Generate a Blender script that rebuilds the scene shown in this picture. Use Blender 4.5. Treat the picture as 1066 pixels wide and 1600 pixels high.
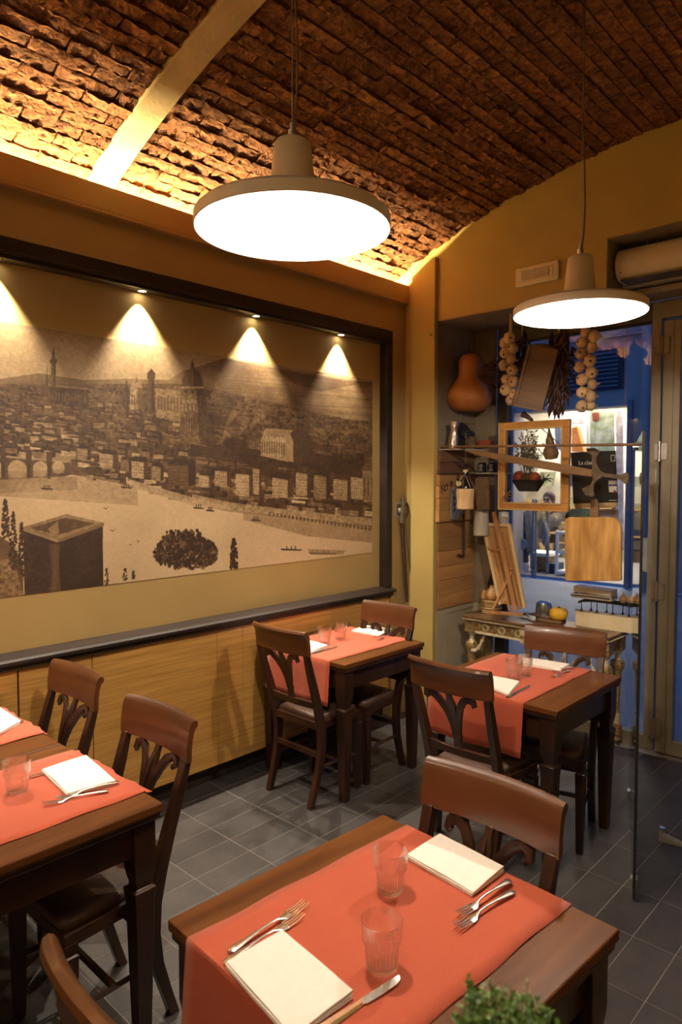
import bpy, bmesh, math, random
import numpy as np
from mathutils import Vector, Matrix
random.seed(7); R_=math.radians
for o in list(bpy.data.objects): bpy.data.objects.remove(o)
S=bpy.context.scene; COL=S.collection
# ------------------------------------------------------------------ camera
F_PX=1080.;HOR=746.;CXP=533.;CYP=800.;CAMH=1.74;VPX=1545.
pit=math.atan((CYP-HOR)/F_PX); yaw=math.atan((VPX-CXP)/math.hypot(F_PX,CYP-HOR))
FW=Vector((-math.sin(yaw)*math.cos(pit),math.cos(yaw)*math.cos(pit),-math.sin(pit)))
RT=Vector((math.cos(yaw),math.sin(yaw),0)); UP=RT.cross(FW)
CAM=Vector((0,0,CAMH))
cd=bpy.data.cameras.new('camera'); cam=bpy.data.objects.new('camera',cd); COL.objects.link(cam)
cd.sensor_fit='VERTICAL'; cd.sensor_height=36; cd.sensor_width=24; cd.lens=F_PX*36/1600; cd.clip_start=.05; cd.clip_end=100
m=Matrix((RT,UP,-FW)).transposed().to_4x4(); m.translation=CAM; cam.matrix_world=m
cd.dof.use_dof=True; cd.dof.focus_distance=2.4; cd.dof.aperture_fstop=4.0
S.camera=cam
def ray(u,v): return FW+RT*((u-CXP)/F_PX)-UP*((v-CYP)/F_PX)
def PZ(u,v,z=0.): r=ray(u,v); return CAM+r*((z-CAMH)/r.z)
def PY(u,v,y): r=ray(u,v); return CAM+r*(y/r.y)
def PX(u,v,x): r=ray(u,v); return CAM+r*(x/r.x)
def proj(p):
    d=Vector(p)-CAM; z=d.dot(FW)
    return (CXP+F_PX*d.dot(RT)/z, CYP-F_PX*d.dot(UP)/z, z)
# ------------------------------------------------------------------ world, exposure, lights
w=bpy.data.worlds.new('World'); S.world=w; w.use_nodes=True
bg=w.node_tree.nodes['Background']; bg.inputs[0].default_value=(.10,.27,.80,1); bg.inputs[1].default_value=.55
vs=S.view_settings; vs.view_transform='Standard'; vs.look='None'; vs.exposure=.13; vs.gamma=1; vs.use_curve_mapping=False
WARM=(1,.76,.50)
def lamp(kind,name,loc,energy,color=WARM,rot=None,**kw):
    l=bpy.data.lights.new(name,kind); l.energy=energy; l.color=color
    for k,v in kw.items(): setattr(l,k,v)
    o=bpy.data.objects.new(name,l); COL.objects.link(o); o.location=loc
    if rot: o.rotation_euler=rot
    return o
# warm fill lights added out of view near the ceiling, behind the camera
lamp('AREA','room_fill_light',(-.2,-1.2,3.1),17,(1,.80,.56),shape='DISK',size=.6)
lamp('AREA','room_fill_light',(-1.9,-1.0,3.1),13,(1,.80,.56),shape='DISK',size=.6)
# ------------------------------------------------------------------ materials
def newmat(name):
    m=bpy.data.materials.new(name); m.use_nodes=True; nt=m.node_tree
    return m,nt,nt.nodes['Principled BSDF']
def N(nt,t,**kw):
    n=nt.nodes.new(t)
    for k,v in kw.items():
        if k in n.inputs.keys() if hasattr(n.inputs,'keys') else False: n.inputs[k].default_value=v
        else: setattr(n,k,v)
    return n
def mat(name,col,rough=.6,metal=0.,var=.12,scale=20.,bump=0.,bscale=60.,spec=.5,stretch=None,col2=None,detail=4,coat=0,rand=False,sheen=0):
    m,nt,b=newmat(name); L=nt.links
    b.inputs['Roughness'].default_value=rough; b.inputs['Metallic'].default_value=metal
    b.inputs['Specular IOR Level'].default_value=spec; b.inputs['Coat Weight'].default_value=coat
    if sheen: b.inputs['Sheen Weight'].default_value=sheen
    tc=N(nt,'ShaderNodeTexCoord'); src=tc.outputs['Object']
    if rand:
        oi=N(nt,'ShaderNodeObjectInfo'); ad=N(nt,'ShaderNodeVectorMath',operation='MULTIPLY_ADD')
        sc=N(nt,'ShaderNodeMath',operation='MULTIPLY'); sc.inputs[1].default_value=37.
        L.new(oi.outputs['Random'],sc.inputs[0]); cb=N(nt,'ShaderNodeCombineXYZ')
        for i in range(3): L.new(sc.outputs[0],cb.inputs[i])
        ad.inputs[1].default_value=(1,1,1); L.new(src,ad.inputs[0]); L.new(cb.outputs[0],ad.inputs[2]); src=ad.outputs[0]
    mp=N(nt,'ShaderNodeMapping'); L.new(src,mp.inputs[0])
    if stretch: mp.inputs['Scale'].default_value=stretch
    no=N(nt,'ShaderNodeTexNoise'); no.inputs['Scale'].default_value=scale; no.inputs['Detail'].default_value=detail
    L.new(mp.outputs[0],no.inputs['Vector'])
    cr=N(nt,'ShaderNodeValToRGB'); c=Vector(col[:3]); d=Vector(col2[:3]) if col2 else c*(1+var)
    a=c if col2 else c*(1-var)
    cr.color_ramp.elements[0].position=.32; cr.color_ramp.elements[1].position=.68
    cr.color_ramp.elements[0].color=(*a,1); cr.color_ramp.elements[1].color=(*d,1)
    L.new(no.outputs['Fac'],cr.inputs[0]); out=cr.outputs[0]
    if rand:
        hs=N(nt,'ShaderNodeHueSaturation'); mr=N(nt,'ShaderNodeMapRange'); rv=.25 if rand is True else rand; mr.inputs['To Min'].default_value=1-rv; mr.inputs['To Max'].default_value=1+rv
        L.new(oi.outputs['Random'],mr.inputs[0]); L.new(mr.outputs[0],hs.inputs['Value']); L.new(out,hs.inputs['Color']); out=hs.outputs[0]
    L.new(out,b.inputs['Base Color'])
    if bump:
        n2=N(nt,'ShaderNodeTexNoise'); n2.inputs['Scale'].default_value=bscale; n2.inputs['Detail'].default_value=6
        L.new(mp.outputs[0],n2.inputs['Vector'])
        bp=N(nt,'ShaderNodeBump'); bp.inputs['Strength'].default_value=bump; bp.inputs['Distance'].default_value=.01
        L.new(n2.outputs['Fac'],bp.inputs['Height']); L.new(bp.outputs[0],b.inputs['Normal'])
    return m
def emis(name,col,st):
    m,nt,b=newmat(name); b.inputs['Base Color'].default_value=(*col,1); b.inputs['Emission Color'].default_value=(*col,1); b.inputs['Emission Strength'].default_value=st
    return m
def glassy(name,tint=(1,1,1),refl=1.,rough=0.,glassmix=0.,ior=1.5):
    m,nt,b=newmat(name); L=nt.links; nt.nodes.remove(b); out=nt.nodes['Material Output']
    tr=N(nt,'ShaderNodeBsdfTransparent'); tr.inputs[0].default_value=(*tint,1)
    gl=N(nt,'ShaderNodeBsdfGlossy'); gl.inputs['Roughness'].default_value=rough
    fr=N(nt,'ShaderNodeFresnel'); ge=N(nt,'ShaderNodeNewGeometry'); im_=N(nt,'ShaderNodeMapRange'); im_.inputs['To Min'].default_value=ior; im_.inputs['To Max'].default_value=1/ior; L.new(ge.outputs['Backfacing'],im_.inputs[0]); L.new(im_.outputs[0],fr.inputs[0])
    mx=N(nt,'ShaderNodeMixShader'); L.new(fr.outputs[0],mx.inputs[0]); L.new(tr.outputs[0],mx.inputs[1]); L.new(gl.outputs[0],mx.inputs[2])
    o=mx.outputs[0]
    if glassmix:
        gg=N(nt,'ShaderNodeBsdfGlass'); gg.inputs['IOR'].default_value=1.45; gg.inputs['Roughness'].default_value=.02
        m2=N(nt,'ShaderNodeMixShader'); m2.inputs[0].default_value=glassmix; L.new(o,m2.inputs[1]); L.new(gg.outputs[0],m2.inputs[2]); o=m2.outputs[0]
    L.new(o,out.inputs[0]); return m
M={}
M['paint']=mat('mustard_wall_paint',(.455,.335,.105),.75,var=.06,scale=3,bump=.15,bscale=180)
M['olive']=mat('olive_panel_paint',(.36,.25,.095),.7,var=.05,scale=3,bump=.1,bscale=200)
M['cream_panel']=mat('sand_panel_paint',(.46,.325,.118),.7,var=.04,scale=4,bump=.1,bscale=250)
M['covepaint']=mat('cove_paint',(.40,.25,.085),.65,var=.05,scale=4,bump=.1,bscale=180)
M['plaster']=mat('rib_plaster',(.50,.38,.20),.85,var=.1,scale=8,bump=.4,bscale=60)
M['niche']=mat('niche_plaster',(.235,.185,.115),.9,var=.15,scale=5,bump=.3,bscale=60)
M['white_wall']=mat('pale_plaster',(.42,.36,.24),.85,var=.08,scale=5,bump=.2,bscale=90)
M['brick']=mat('rough_red_brick',(.095,.036,.018),.95,scale=30,col2=(.24,.10,.042),bump=1.0,bscale=70,spec=.15,rand=True)
M['mortar']=mat('rough_mortar',(.12,.06,.03),.95,scale=14,col2=(.21,.115,.055),bump=1.0,bscale=45,spec=.15)
M['wood_dark']=mat('dark_walnut_wood',(.017,.0065,.004),.33,scale=14,col2=(.042,.0145,.0065),stretch=(1,1,.18),bump=.08,bscale=70,coat=.15)
M['wood_top']=mat('table_top_wood',(.070,.023,.006),.40,scale=22,col2=(.14,.052,.013),stretch=(1,.10,1),bump=.06,bscale=60,coat=0,spec=.16)
M['wood_rail']=mat('chair_rail_wood',(.055,.018,.006),.32,scale=16,col2=(.105,.036,.011),stretch=(.15,1,1),bump=.06,bscale=60,coat=.25)
M['frame_dark']=mat('black_brown_moulding',(.014,.009,.008),.48,scale=14,col2=(.026,.016,.013),spec=.35,stretch=(1,.1,1),bump=.1,bscale=60)
M['veneer']=mat('golden_oak_veneer',(.40,.205,.045),.42,scale=70,col2=(.60,.335,.09),stretch=(1,.035,1),bump=.05,bscale=80,detail=6)
M['plank']=mat('pine_crate_plank',(.33,.165,.05),.65,scale=12,col2=(.50,.27,.085),stretch=(1,.12,1),bump=.2,bscale=60,rand=True)
M['plank_dark']=mat('old_crate_board',(.11,.05,.022),.7,scale=12,col2=(.24,.12,.05),stretch=(1,.12,1),bump=.2,bscale=60,rand=True)
M['tile']=mat('slate_floor_tile',(.036,.033,.033),.42,scale=9,col2=(.054,.049,.048),bump=.1,bscale=50,rand=.12)
M['grout']=mat('floor_grout',(.22,.20,.18),.8,var=.1)
M['cloth']=mat('red_orange_runner_cloth',(.45,.078,.030),.85,var=.05,scale=300,bump=.25,bscale=700,sheen=.2)
M['napkin']=mat('white_paper_napkin',(.92,.88,.80),.85,var=.02,scale=60,bump=.12,bscale=500)
M['steel']=mat('polished_steel',(.86,.84,.80),.24,1.,var=.02)
M['steel_dull']=mat('brushed_steel',(.5,.5,.5),.35,1.,var=.1,scale=50)
M['leather']=mat('brown_leather',(.075,.04,.028),.38,var=.2,scale=30,bump=.3,bscale=220)
M['shade']=mat('cream_lamp_enamel',(.70,.57,.40),.45,var=.03,spec=.4)
M['shade_in']=mat('white_lamp_inside',(.93,.91,.88),.6,var=.01)
M['bulb']=emis('lamp_bulb_glow',(1,.86,.70),60.)
M['led']=emis('cove_led_glow',(1,.77,.38),800.)
M['spotglow']=emis('spot_lens_glow',(1,.85,.62),30.)
M['cable']=mat('lamp_cable',(.16,.08,.045),.6)
M['glass']=glassy('window_glass',(.93,.96,1.),ior=1.45)
M['pane']=glassy('partition_glass',(.93,.96,.95),ior=1.5)
M['tumbler']=glassy('tumbler_glass',(1,1,1),glassmix=.66)
M['alu']=mat('olive_grey_aluminium',(.25,.215,.145),.5,.15,var=.08,scale=10)
M['alu_dark']=mat('dark_window_frame',(.085,.070,.050),.5,.1,var=.1)
M['white_plastic']=mat('ivory_plastic',(.78,.69,.50),.45,var=.03)
M['grey_lens']=mat('frosted_lens',(.46,.40,.30),.3,var=.04)
M['black']=mat('black_print_card',(.012,.011,.010),.45,var=.1)
M['iron']=mat('rusty_iron',(.07,.052,.03),.6,.4,scale=30,col2=(.14,.10,.055),bump=.3,bscale=100)
M['oldwood']=mat('aged_tool_wood',(.13,.072,.030),.6,scale=14,col2=(.22,.125,.055),stretch=(.12,1,1),bump=.2,bscale=60)
M['chopboard']=mat('worn_chopping_board',(.36,.17,.035),.6,scale=9,col2=(.70,.42,.13),stretch=(2.2,1,.45),bump=.3,bscale=160)
M['frame_wood']=mat('honey_frame_wood',(.33,.15,.035),.45,scale=18,col2=(.50,.25,.06),stretch=(.4,1,.4),bump=.1)
M['frame_gold']=mat('worn_gilt_edge',(.42,.27,.10),.5,scale=20,col2=(.56,.38,.16))
M['easel']=mat('red_beech_easel',(.34,.155,.055),.5,scale=16,col2=(.45,.22,.085),stretch=(1,1,.15))
M['canvas_wood']=mat('pale_stretcher_wood',(.58,.40,.19),.6,scale=16,col2=(.68,.49,.26),stretch=(1,1,.15))
M['canvas']=mat('raw_canvas_back',(.45,.25,.09),.8,var=.1,scale=40,bump=.3,bscale=500)
M['gourd']=mat('orange_gourd_skin',(.26,.085,.014),.5,scale=7,col2=(.40,.15,.025),bump=.1,bscale=30)
M['yellow']=mat('yellow_squash_skin',(.80,.44,.02),.4,scale=8,col2=(.90,.55,.05),bump=.05)
M['garlic']=mat('garlic_skin',(.50,.31,.15),.6,scale=20,col2=(.75,.56,.34),bump=.3,bscale=80,rand=True)
M['chili']=mat('dried_dark_chili',(.030,.012,.009),.45,scale=20,col2=(.065,.026,.016),bump=.2)
M['dryleaf']=mat('dried_herb',(.050,.045,.02),.8,scale=20,col2=(.11,.09,.04))
M['straw']=mat('straw_wicker',(.62,.40,.19),.65,scale=60,col2=(.74,.53,.28),stretch=(1,1,.08),bump=.4,bscale=200)
M['wicker']=mat('ochre_basket',(.42,.26,.10),.65,scale=40,col2=(.60,.40,.17),stretch=(.3,.3,2),bump=.5,bscale=120)
M['bottle']=mat('dark_wine_glass',(.015,.010,.006),.08,var=.1,coat=.5)
M['paper']=mat('cream_paper_label',(.62,.50,.32),.7,var=.1,scale=30)
M['foil']=mat('crumpled_foil',(.68,.60,.50),.28,1.,var=.2,scale=30,bump=1.,bscale=50)
M['hat']=mat('dark_felt',(.02,.017,.014),.9,var=.2)
M['brownbag']=mat('brown_sackcloth',(.10,.06,.03),.9,scale=30,col2=(.16,.10,.05),bump=.4,bscale=300)
M['greywhite']=mat('pale_enamel',(.42,.38,.30),.5,var=.07,scale=8)
M['bluesign']=mat('faded_blue_sign',(.20,.25,.27),.6,scale=12,col2=(.32,.37,.38))
M['red_card']=mat('red_card',(.32,.07,.03),.6,var=.2)
M['silver_sign']=mat('silver_label',(.4,.4,.4),.35,.4,var=.2,scale=60)
M['gilt']=mat('antique_gilding',(.30,.19,.07),.4,.5,scale=40,col2=(.52,.38,.17),bump=.5,bscale=120)
M['gilt_pale']=mat('ivory_and_gilt_paint',(.52,.43,.27),.5,scale=40,col2=(.66,.58,.42),bump=.4,bscale=120)
M['console_top']=mat('console_marbled_wood',(.10,.055,.025),.3,scale=9,col2=(.20,.11,.05),coat=.2)
M['creambox']=mat('cream_painted_board',(.86,.76,.50),.55,var=.06,scale=10)
M['whitebook']=mat('white_board',(.88,.85,.78),.6,var=.05,scale=20)
M['purple_leaf']=mat('dried_dark_leaf',(.13,.06,.04),.6,scale=14,col2=(.22,.12,.09),bump=.4)
M['metal_cloche']=mat('blue_reflecting_tin',(.42,.46,.52),.22,.9,var=.05)
M['pomegranate']=mat('dried_pomegranate',(.28,.045,.02),.5,scale=14,col2=(.40,.10,.04),bump=.2)
M['onion']=mat('golden_onion',(.55,.28,.09),.4,scale=14,col2=(.70,.42,.16))
M['cane']=mat('dark_cane',(.055,.028,.016),.5,var=.2)
M['badge']=mat('grey_badge',(.40,.38,.34),.4,.2,var=.1,scale=60)
M['badge_face']=mat('badge_emblem_field',(.14,.11,.09),.5,.2,var=.2)
M['leaf']=mat('small_green_leaf',(.05,.13,.015),.5,scale=30,col2=(.14,.26,.045),rand=False)
M['pot']=mat('terracotta_pot',(.35,.14,.07),.7)
M['rubber']=mat('grey_rubber',(.20,.18,.16),.6)
M['street']=mat('street_paving',(.24,.25,.27),.55,var=.15,scale=1.5,bump=.1)
M['facade']=mat('facade_plaster',(.38,.34,.31),.8,var=.08,scale=1.2,bump=.1)
M['facade_trim']=mat('stone_band',(.22,.20,.22),.8,var=.1)
M['dark_grille']=mat('dark_grille_metal',(.03,.03,.04),.5,.3)
M['shopwall']=mat('shop_white_wall',(.74,.68,.56),.8,var=.05,scale=4)
M['shopfloor']=mat('shop_floor',(.35,.32,.30),.5,var=.1)
M['shoplamp']=emis('shop_lamp_glow',(1,.93,.80),7.5)
M['shop_white']=mat('white_shop_paint',(.85,.84,.8),.6,var=.02)
M['denim']=mat('dark_blue_clothing',(.03,.045,.09),.85,var=.3,scale=6,bump=.4,bscale=30)
M['sagecloth']=mat('sage_clothing',(.30,.29,.17),.85,var=.3,scale=6,bump=.4,bscale=30)
M['greycloth']=mat('grey_clothing',(.22,.22,.25),.85,var=.3,scale=6,bump=.4,bscale=30)
M['skinform']=mat('mannequin_tone',(.55,.33,.22),.6,var=.05)
M['hair']=mat('brown_hair',(.07,.035,.02),.6,var=.3,scale=30,bump=.5)
# ------------------------------------------------------------------ mesh helpers
class MB:
    def __init__(s): s.v=[]; s.f=[]
    def add(s,vs,fs,mt=None):
        k=len(s.v)
        s.v+=[tuple(mt@Vector(q)) if mt else tuple(q) for q in vs]; s.f+=[tuple(i+k for i in f) for f in fs]; return s
    def box(s,lo,hi,mt=None):
        x0,y0,z0=lo; x1,y1,z1=hi
        return s.add([(x0,y0,z0),(x1,y0,z0),(x1,y1,z0),(x0,y1,z0),(x0,y0,z1),(x1,y0,z1),(x1,y1,z1),(x0,y1,z1)],
          [(0,3,2,1),(4,5,6,7),(0,1,5,4),(1,2,6,5),(2,3,7,6),(3,0,4,7)],mt)
    def cbox(s,c,d,mt=None): return s.box([c[i]-d[i]/2 for i in range(3)],[c[i]+d[i]/2 for i in range(3)],mt)
    def loft(s,rings,cap=True,closed=True,mt=None):
        n=len(rings[0]); vs=[q for r in rings for q in r]; fs=[]
        for i in range(len(rings)-1):
            for j in range(n if closed else n-1):
                a=i*n+j; b=i*n+(j+1)%n; fs.append((a,b,b+n,a+n))
        if cap and closed: fs.append(tuple(range(n))[::-1]); fs.append(tuple(range(len(vs)-n,len(vs))))
        return s.add(vs,fs,mt)
    def lathe(s,prof,n=24,mt=None,rib=None,cap=True):
        rings=[]
        for r,z in prof:
            rings.append([((r*(1+(rib(j/n,z) if rib else 0)))*math.cos(2*math.pi*j/n),(r*(1+(rib(j/n,z) if rib else 0)))*math.sin(2*math.pi*j/n),z) for j in range(n)])
        return s.loft(rings,cap,True,mt)
    def tube(s,pts,rad,n=8,mt=None,flat=1.,upv=(0,0,1)):
        pts=[Vector(p) for p in pts]; rad=rad if hasattr(rad,'__len__') else [rad]*len(pts); rings=[]
        for i,p in enumerate(pts):
            t=(pts[min(i+1,len(pts)-1)]-pts[max(i-1,0)]).normalized()
            u=Vector(upv); 
            if abs(t.dot(u))>.95: u=Vector((0,1,0)) if abs(t.y)<.9 else Vector((1,0,0))
            a=t.cross(u).normalized(); b=a.cross(t).normalized()
            rings.append([p+a*(rad[i]*math.cos(2*math.pi*j/n))+b*(rad[i]*flat*math.sin(2*math.pi*j/n)) for j in range(n)])
        return s.loft(rings,True,True,mt)
    def prism(s,poly,z0,z1,mt=None):
        n=len(poly); return s.loft([[(p[0],p[1],z0) for p in poly],[(p[0],p[1],z1) for p in poly]],True,True,mt)
    def ball(s,c,r,n=12,sq=(1,1,1),mt=None):
        m=max(4,n//2); rings=[]
        for i in range(m+1):
            a=math.pi*i/m; rr=max(math.sin(a),.02)
            rings.append([(c[0]+r*sq[0]*rr*math.cos(2*math.pi*j/n),c[1]+r*sq[1]*rr*math.sin(2*math.pi*j/n),c[2]-r*sq[2]*math.cos(a)) for j in range(n)])
        return s.loft(rings,True,True,mt)
    def mesh(s,name,ma,smooth=35):
        me=bpy.data.meshes.new(name); me.from_pydata(s.v,[],s.f); me.update()
        bm=bmesh.new(); bm.from_mesh(me); bmesh.ops.recalc_face_normals(bm,faces=bm.faces); bm.to_mesh(me); bm.free()
        if smooth:
            for p in me.polygons: p.use_smooth=True
            me.set_sharp_from_angle(angle=R_(smooth))
        me.materials.append(ma); return me
    def build(s,name,ma,parent=None,loc=(0,0,0),rot=(0,0,0),bevel=0,smooth=35,subd=0):
        o=bpy.data.objects.new(name,s.mesh(name,ma,smooth)); COL.objects.link(o)
        o.location=loc; o.rotation_euler=rot
        if parent: o.parent=parent
        if bevel:
            b=o.modifiers.new('bevel','BEVEL'); b.width=bevel; b.segments=2; b.limit_method='ANGLE'; b.angle_limit=R_(40)
        if subd:
            b=o.modifiers.new('sub','SUBSURF'); b.levels=b.render_levels=subd
        return o
def tag(o,label=None,cat=None,group=None,kind=None):
    if label: o['label']=label
    if cat: o['category']=cat
    if group: o['group']=group
    if kind: o['kind']=kind
    return o
def empty(name,loc,rz=0,label=None,cat=None,group=None,rot=None):
    o=bpy.data.objects.new(name,None); COL.objects.link(o); o.location=loc; o.rotation_euler=rot or (0,0,rz); o.empty_display_size=.05
    return tag(o,label,cat,group)
def struct(o): o['kind']='structure'; return o
def copy_tree(o,parent=None):
    c=o.copy(); COL.objects.link(c)
    if parent: c.parent=parent
    for ch in list(o.children): copy_tree(ch,c)
    return c
def place(name,me,parent,loc,rot=(0,0,0),sc=(1,1,1)):
    o=bpy.data.objects.new(name,me); COL.objects.link(o); o.location=loc; o.rotation_euler=rot; o.scale=sc
    if parent: o.parent=parent
    return o
def text(name,body,ma,parent,loc,rot,size,ext=.0006):
    c=bpy.data.curves.new(name,'FONT'); c.body=body; c.size=size; c.extrude=ext; c.align_x='LEFT'
    q=bpy.data.objects.new('t',c); COL.objects.link(q); bpy.context.view_layer.update(); me=bpy.data.meshes.new_from_object(q.evaluated_get(bpy.context.evaluated_depsgraph_get())); bpy.data.objects.remove(q)
    me.materials.clear(); me.materials.append(ma); o=bpy.data.objects.new(name,me); COL.objects.link(o); o.location=loc; o.rotation_euler=rot
    if parent: o.parent=parent
    return o
# ================================================================== STRUCTURE
YB=4.02; YN=4.56; XP=-3.185; XF=-3.12
VX=-1.1; VR=4.96; VZ=3.655-4.96
def arch(x): return VZ+math.sqrt(VR*VR-(x-VX)**2)
# floor with tiles
fl=struct(MB().box((-3.5,-3,-.06),(1.1,YN+.04,-.0012)).build('floor',M['grout'],smooth=0))
cand=[];
for i in range(-8,26):
    for j in range(-18,9):
        x0=-2.457+.153*i; y0=2.003+.305*j
        if x0<-3.35 or x0>1.0 or y0+.3>YN+.03: continue
        c=((x0+.0765),(y0+.1525),0); p=proj(c)
        vis=p[2]>.3 and -60<p[0]<1126 and 600<p[1]<1680
        cand.append((not vis,p[2] if vis else 99,x0,y0))
cand.sort(); tm=MB().box((.0018,.0018,-.012),(.1512,.3032,0)).mesh('tile',M['tile'],0)
rest=MB()
for k,(nv,d,x0,y0) in enumerate(cand):
    if k<300 and not nv: place('tile',tm,fl,(x0,y0,0))
    else: rest.box((x0+.0018,y0+.0018,-.012),(x0+.1512,y0+.3032,0))
tag(rest.build('tile_field',M['tile'],fl,smooth=0),kind='stuff')
# left wall
wl=MB(); wl.box((-3.5,-3,0),(-3.25,YN,3.2)); wl.box((-3.25,-3,.11),(XP,3.9,3.0)); 
wall_left=struct(wl.build('wall_left',M['cream_panel'],smooth=0))
e=MB(); e.box((-3.25,-3,2.775),(XF,YB,2.99)); e.box((-3.25,3.868,0),(XF,YB,2.775))
o=e.build('wall_border',M['olive'],wall_left,smooth=0)
js=[-3,-1.9,-.8,.3,.88,1.24,1.592,2.335,2.518,3.26,3.862]
for a,b in zip(js[:-1],js[1:]):
    g=.004 if abs(a-1.24)<.01 or abs(b-1.24)<.01 else .0012
    MB().box((XP,a+g,.11),(-3.14,b-g,.89)).build('panel',M['veneer'],wall_left,smooth=0,bevel=.001)
struct(MB().box((-3.25,-3,0),(-3.2,3.868,.11)).build('baseboard_left',M['frame_dark'],smooth=0))
cv=MB(); cv.box((-3.25,-3,2.985),(-3.09,YB,3.0)); cv.box((-3.108,-3,3.0),(-3.09,YB,3.115))
cove=struct(cv.build('trim_1',M['covepaint'],smooth=0,bevel=.002))
led=MB().box((-3.236,-3,3.034),(-3.216,YB-.02,3.042)).build('cove_light_strip',M['led'],smooth=0)
tag(led,'warm light strip hidden in the cove above the left wall','light strip')
# mural frame mouldings
fr=MB(); fr.box((XP,-3,2.68),(-3.115,3.868,2.775)); fr.box((XP,3.805,.95),(-3.115,3.868,2.68))
frame=struct(fr.build('trim_2',M['frame_dark'],smooth=0,bevel=.004))
mo=MB(); 
mo.box((-3.118,-3,2.70),(-3.108,3.862,2.715))
mo.build('bead',M['frame_dark'],frame,smooth=0,bevel=.003)
prof=[(XP,.957),(-3.085,.945),(-3.07,.938),(-3.07,.922),(-3.10,.918),(-3.10,.897),(-3.118,.884),(XP,.884)]
lg=MB().loft([[(x,-3,z) for x,z in prof],[(x,3.868,z) for x,z in prof]])
struct(lg.build('trim_3',M['frame_dark'],smooth=0,bevel=.003))
# spots in the frame soffit
for k,(y,q) in enumerate(((1.184,'spotlight under the picture frame nearest the left edge of the photo'),(1.897,'spotlight under the frame, above the dark square tower of the mural'),(2.64,'spotlight under the frame, middle one of the three with lens in sight'),(3.366,'spotlight under the frame nearest the back corner'),(.45,None),(-.3,None))):
    if q:
        t=empty('recessed_spotlight',(-3.148,y,2.68),0,q,'spotlight','spotlights above the mural')
        MB().lathe([(.021,0),(.026,0),(.026,-.004),(.021,-.004),(.019,.0)],20).build('bezel',M['steel_dull'],t)
        MB().lathe([(.001,-.0015),(.018,-.0015),(.018,0),(.001,0)],20).build('lens',M['spotglow'],t)
    lamp('SPOT','spot_beam',(-3.143,y,2.67),(150 if y>1 else 60),(1,.86,.66),rot=(0,R_(-3),0),spot_size=R_(78),spot_blend=.75,shadow_soft_size=.008)
# ceiling vault
n=60; th0=math.asin((-3.25-VX)/VR); th1=-th0; RR=VR+.011
ys=[-3+7.02*i/40 for i in range(41)]
vb=MB(); ring=[]
for y in ys:
    inn=[(VX+RR*math.sin(th0+(th1-th0)*i/n),y,VZ+RR*math.cos(th0+(th1-th0)*i/n)) for i in range(n+1)]
    out=[(VX+(RR+.1)*math.sin(th1+(th0-th1)*i/n),y,VZ+(RR+.1)*math.cos(th1+(th0-th1)*i/n)) for i in range(n+1)]
    ring.append(inn+out)
vb.loft(ring); ceil=struct(vb.build('ceiling',M['mortar'],smooth=60))
rnd=random.Random(3)
def brick_mesh(amp,seed,L=.254,W=.0615):
    r=random.Random(seed); US=[-.5,-.475,-.25,0,.25,.475,.5]; VS=[-.5,-.492]+[-.41+.0911*q for q in range(10)]+[.492,.5]; nx,ny=7,14; b=MB(); vs=[]
    tilt=r.uniform(-.001,.0035); base=r.uniform(.004,.018) if amp>.004 else r.uniform(.007,.011); ph=[r.uniform(0,6.3) for _ in range(6)]
    for j in range(ny):
        for i in range(nx):
            u=US[i]; v=VS[j]
            edge=i in(0,nx-1) or j in(0,ny-1)
            if edge: z=.004
            else:
                z=-(base+tilt*2*u+amp*(math.sin(v*9+ph[0])*.35+math.sin(v*23+ph[1])*.25)+r.uniform(-.6,.6)*amp)
            s=1
            vs.append((u*W*s+(0 if edge else r.uniform(-.15,.15)*amp*2)+(r.uniform(-1,1)*amp*.5 if edge else 0),v*L+(r.uniform(-1,1)*amp*.6 if edge else 0),min(z,.004)))
    fs=[(j*nx+i,j*nx+i+1,(j+1)*nx+i+1,(j+1)*nx+i) for j in range(ny-1) for i in range(nx-1)]
    b.add(vs,fs); return b
RB=[brick_mesh(.0088,s) for s in range(10)]; SB=[brick_mesh(.0025,s+50) for s in range(8)]
RBM=[b.mesh('brick',M['brick'],28) for b in RB]; SBM=[b.mesh('brick',M['brick'],50) for b in SB]
cand=[]; pt=.0655/VR; nc=int((th1-th0)/pt)
for k in range(nc):
    th=th0+.006+pt*(k+.5); off=(.131 if k%2 else 0)+rnd.uniform(-.03,.03); wob=rnd.uniform(-.003,.003)
    y=-1.2+off-.26
    while y<YB-.01:
        a,b_=y,y+.254; y+=.262
        a=max(a,-3); b_=min(b_,YB)
        if b_-a<.05: continue
        segs=[(a,b_)]
        if b_>1.65 and a<1.79: segs=[(a,1.65),(1.79,b_)]
        for s,t in segs:
            if t-s<.04: continue
            c=(VX+VR*math.sin(th),(s+t)/2,VZ+VR*math.cos(th)); p=proj(c)
            if not(p[2]>.3 and -90<p[0]<1156 and -90<p[1]<520): 
                continue
            cand.append((p[2],th+wob/VR,c,t-s))
cand.sort(key=lambda q:q[0]); st=MB()
for k,(d,th,c,L) in enumerate(cand):
    rough=c[0]<-1.75+rnd.uniform(-.5,.5); idx=rnd.randrange(10 if rough else 8)
    loc=(VX+RR*math.sin(th),c[1],VZ+RR*math.cos(th)); flip=rnd.random()<.5
    rot=(0,th,0)
    if k<300:
        o=place('brick',(RBM if rough else SBM)[idx],ceil,loc,rot,(1,L/.254*(-1 if flip else 1),rnd.uniform(.8,1.25)))
    else:
        mt=Matrix.Translation(loc)@Matrix.Rotation(th,4,'Y')@Matrix.Diagonal((1,L/.254,rnd.uniform(.8,1.25),1))
        b=(RB if rough else SB)[idx]; st.add(b.v,b.f,mt)
tag(st.build('brick_field',M['brick'],ceil,smooth=28),kind='stuff')
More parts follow.
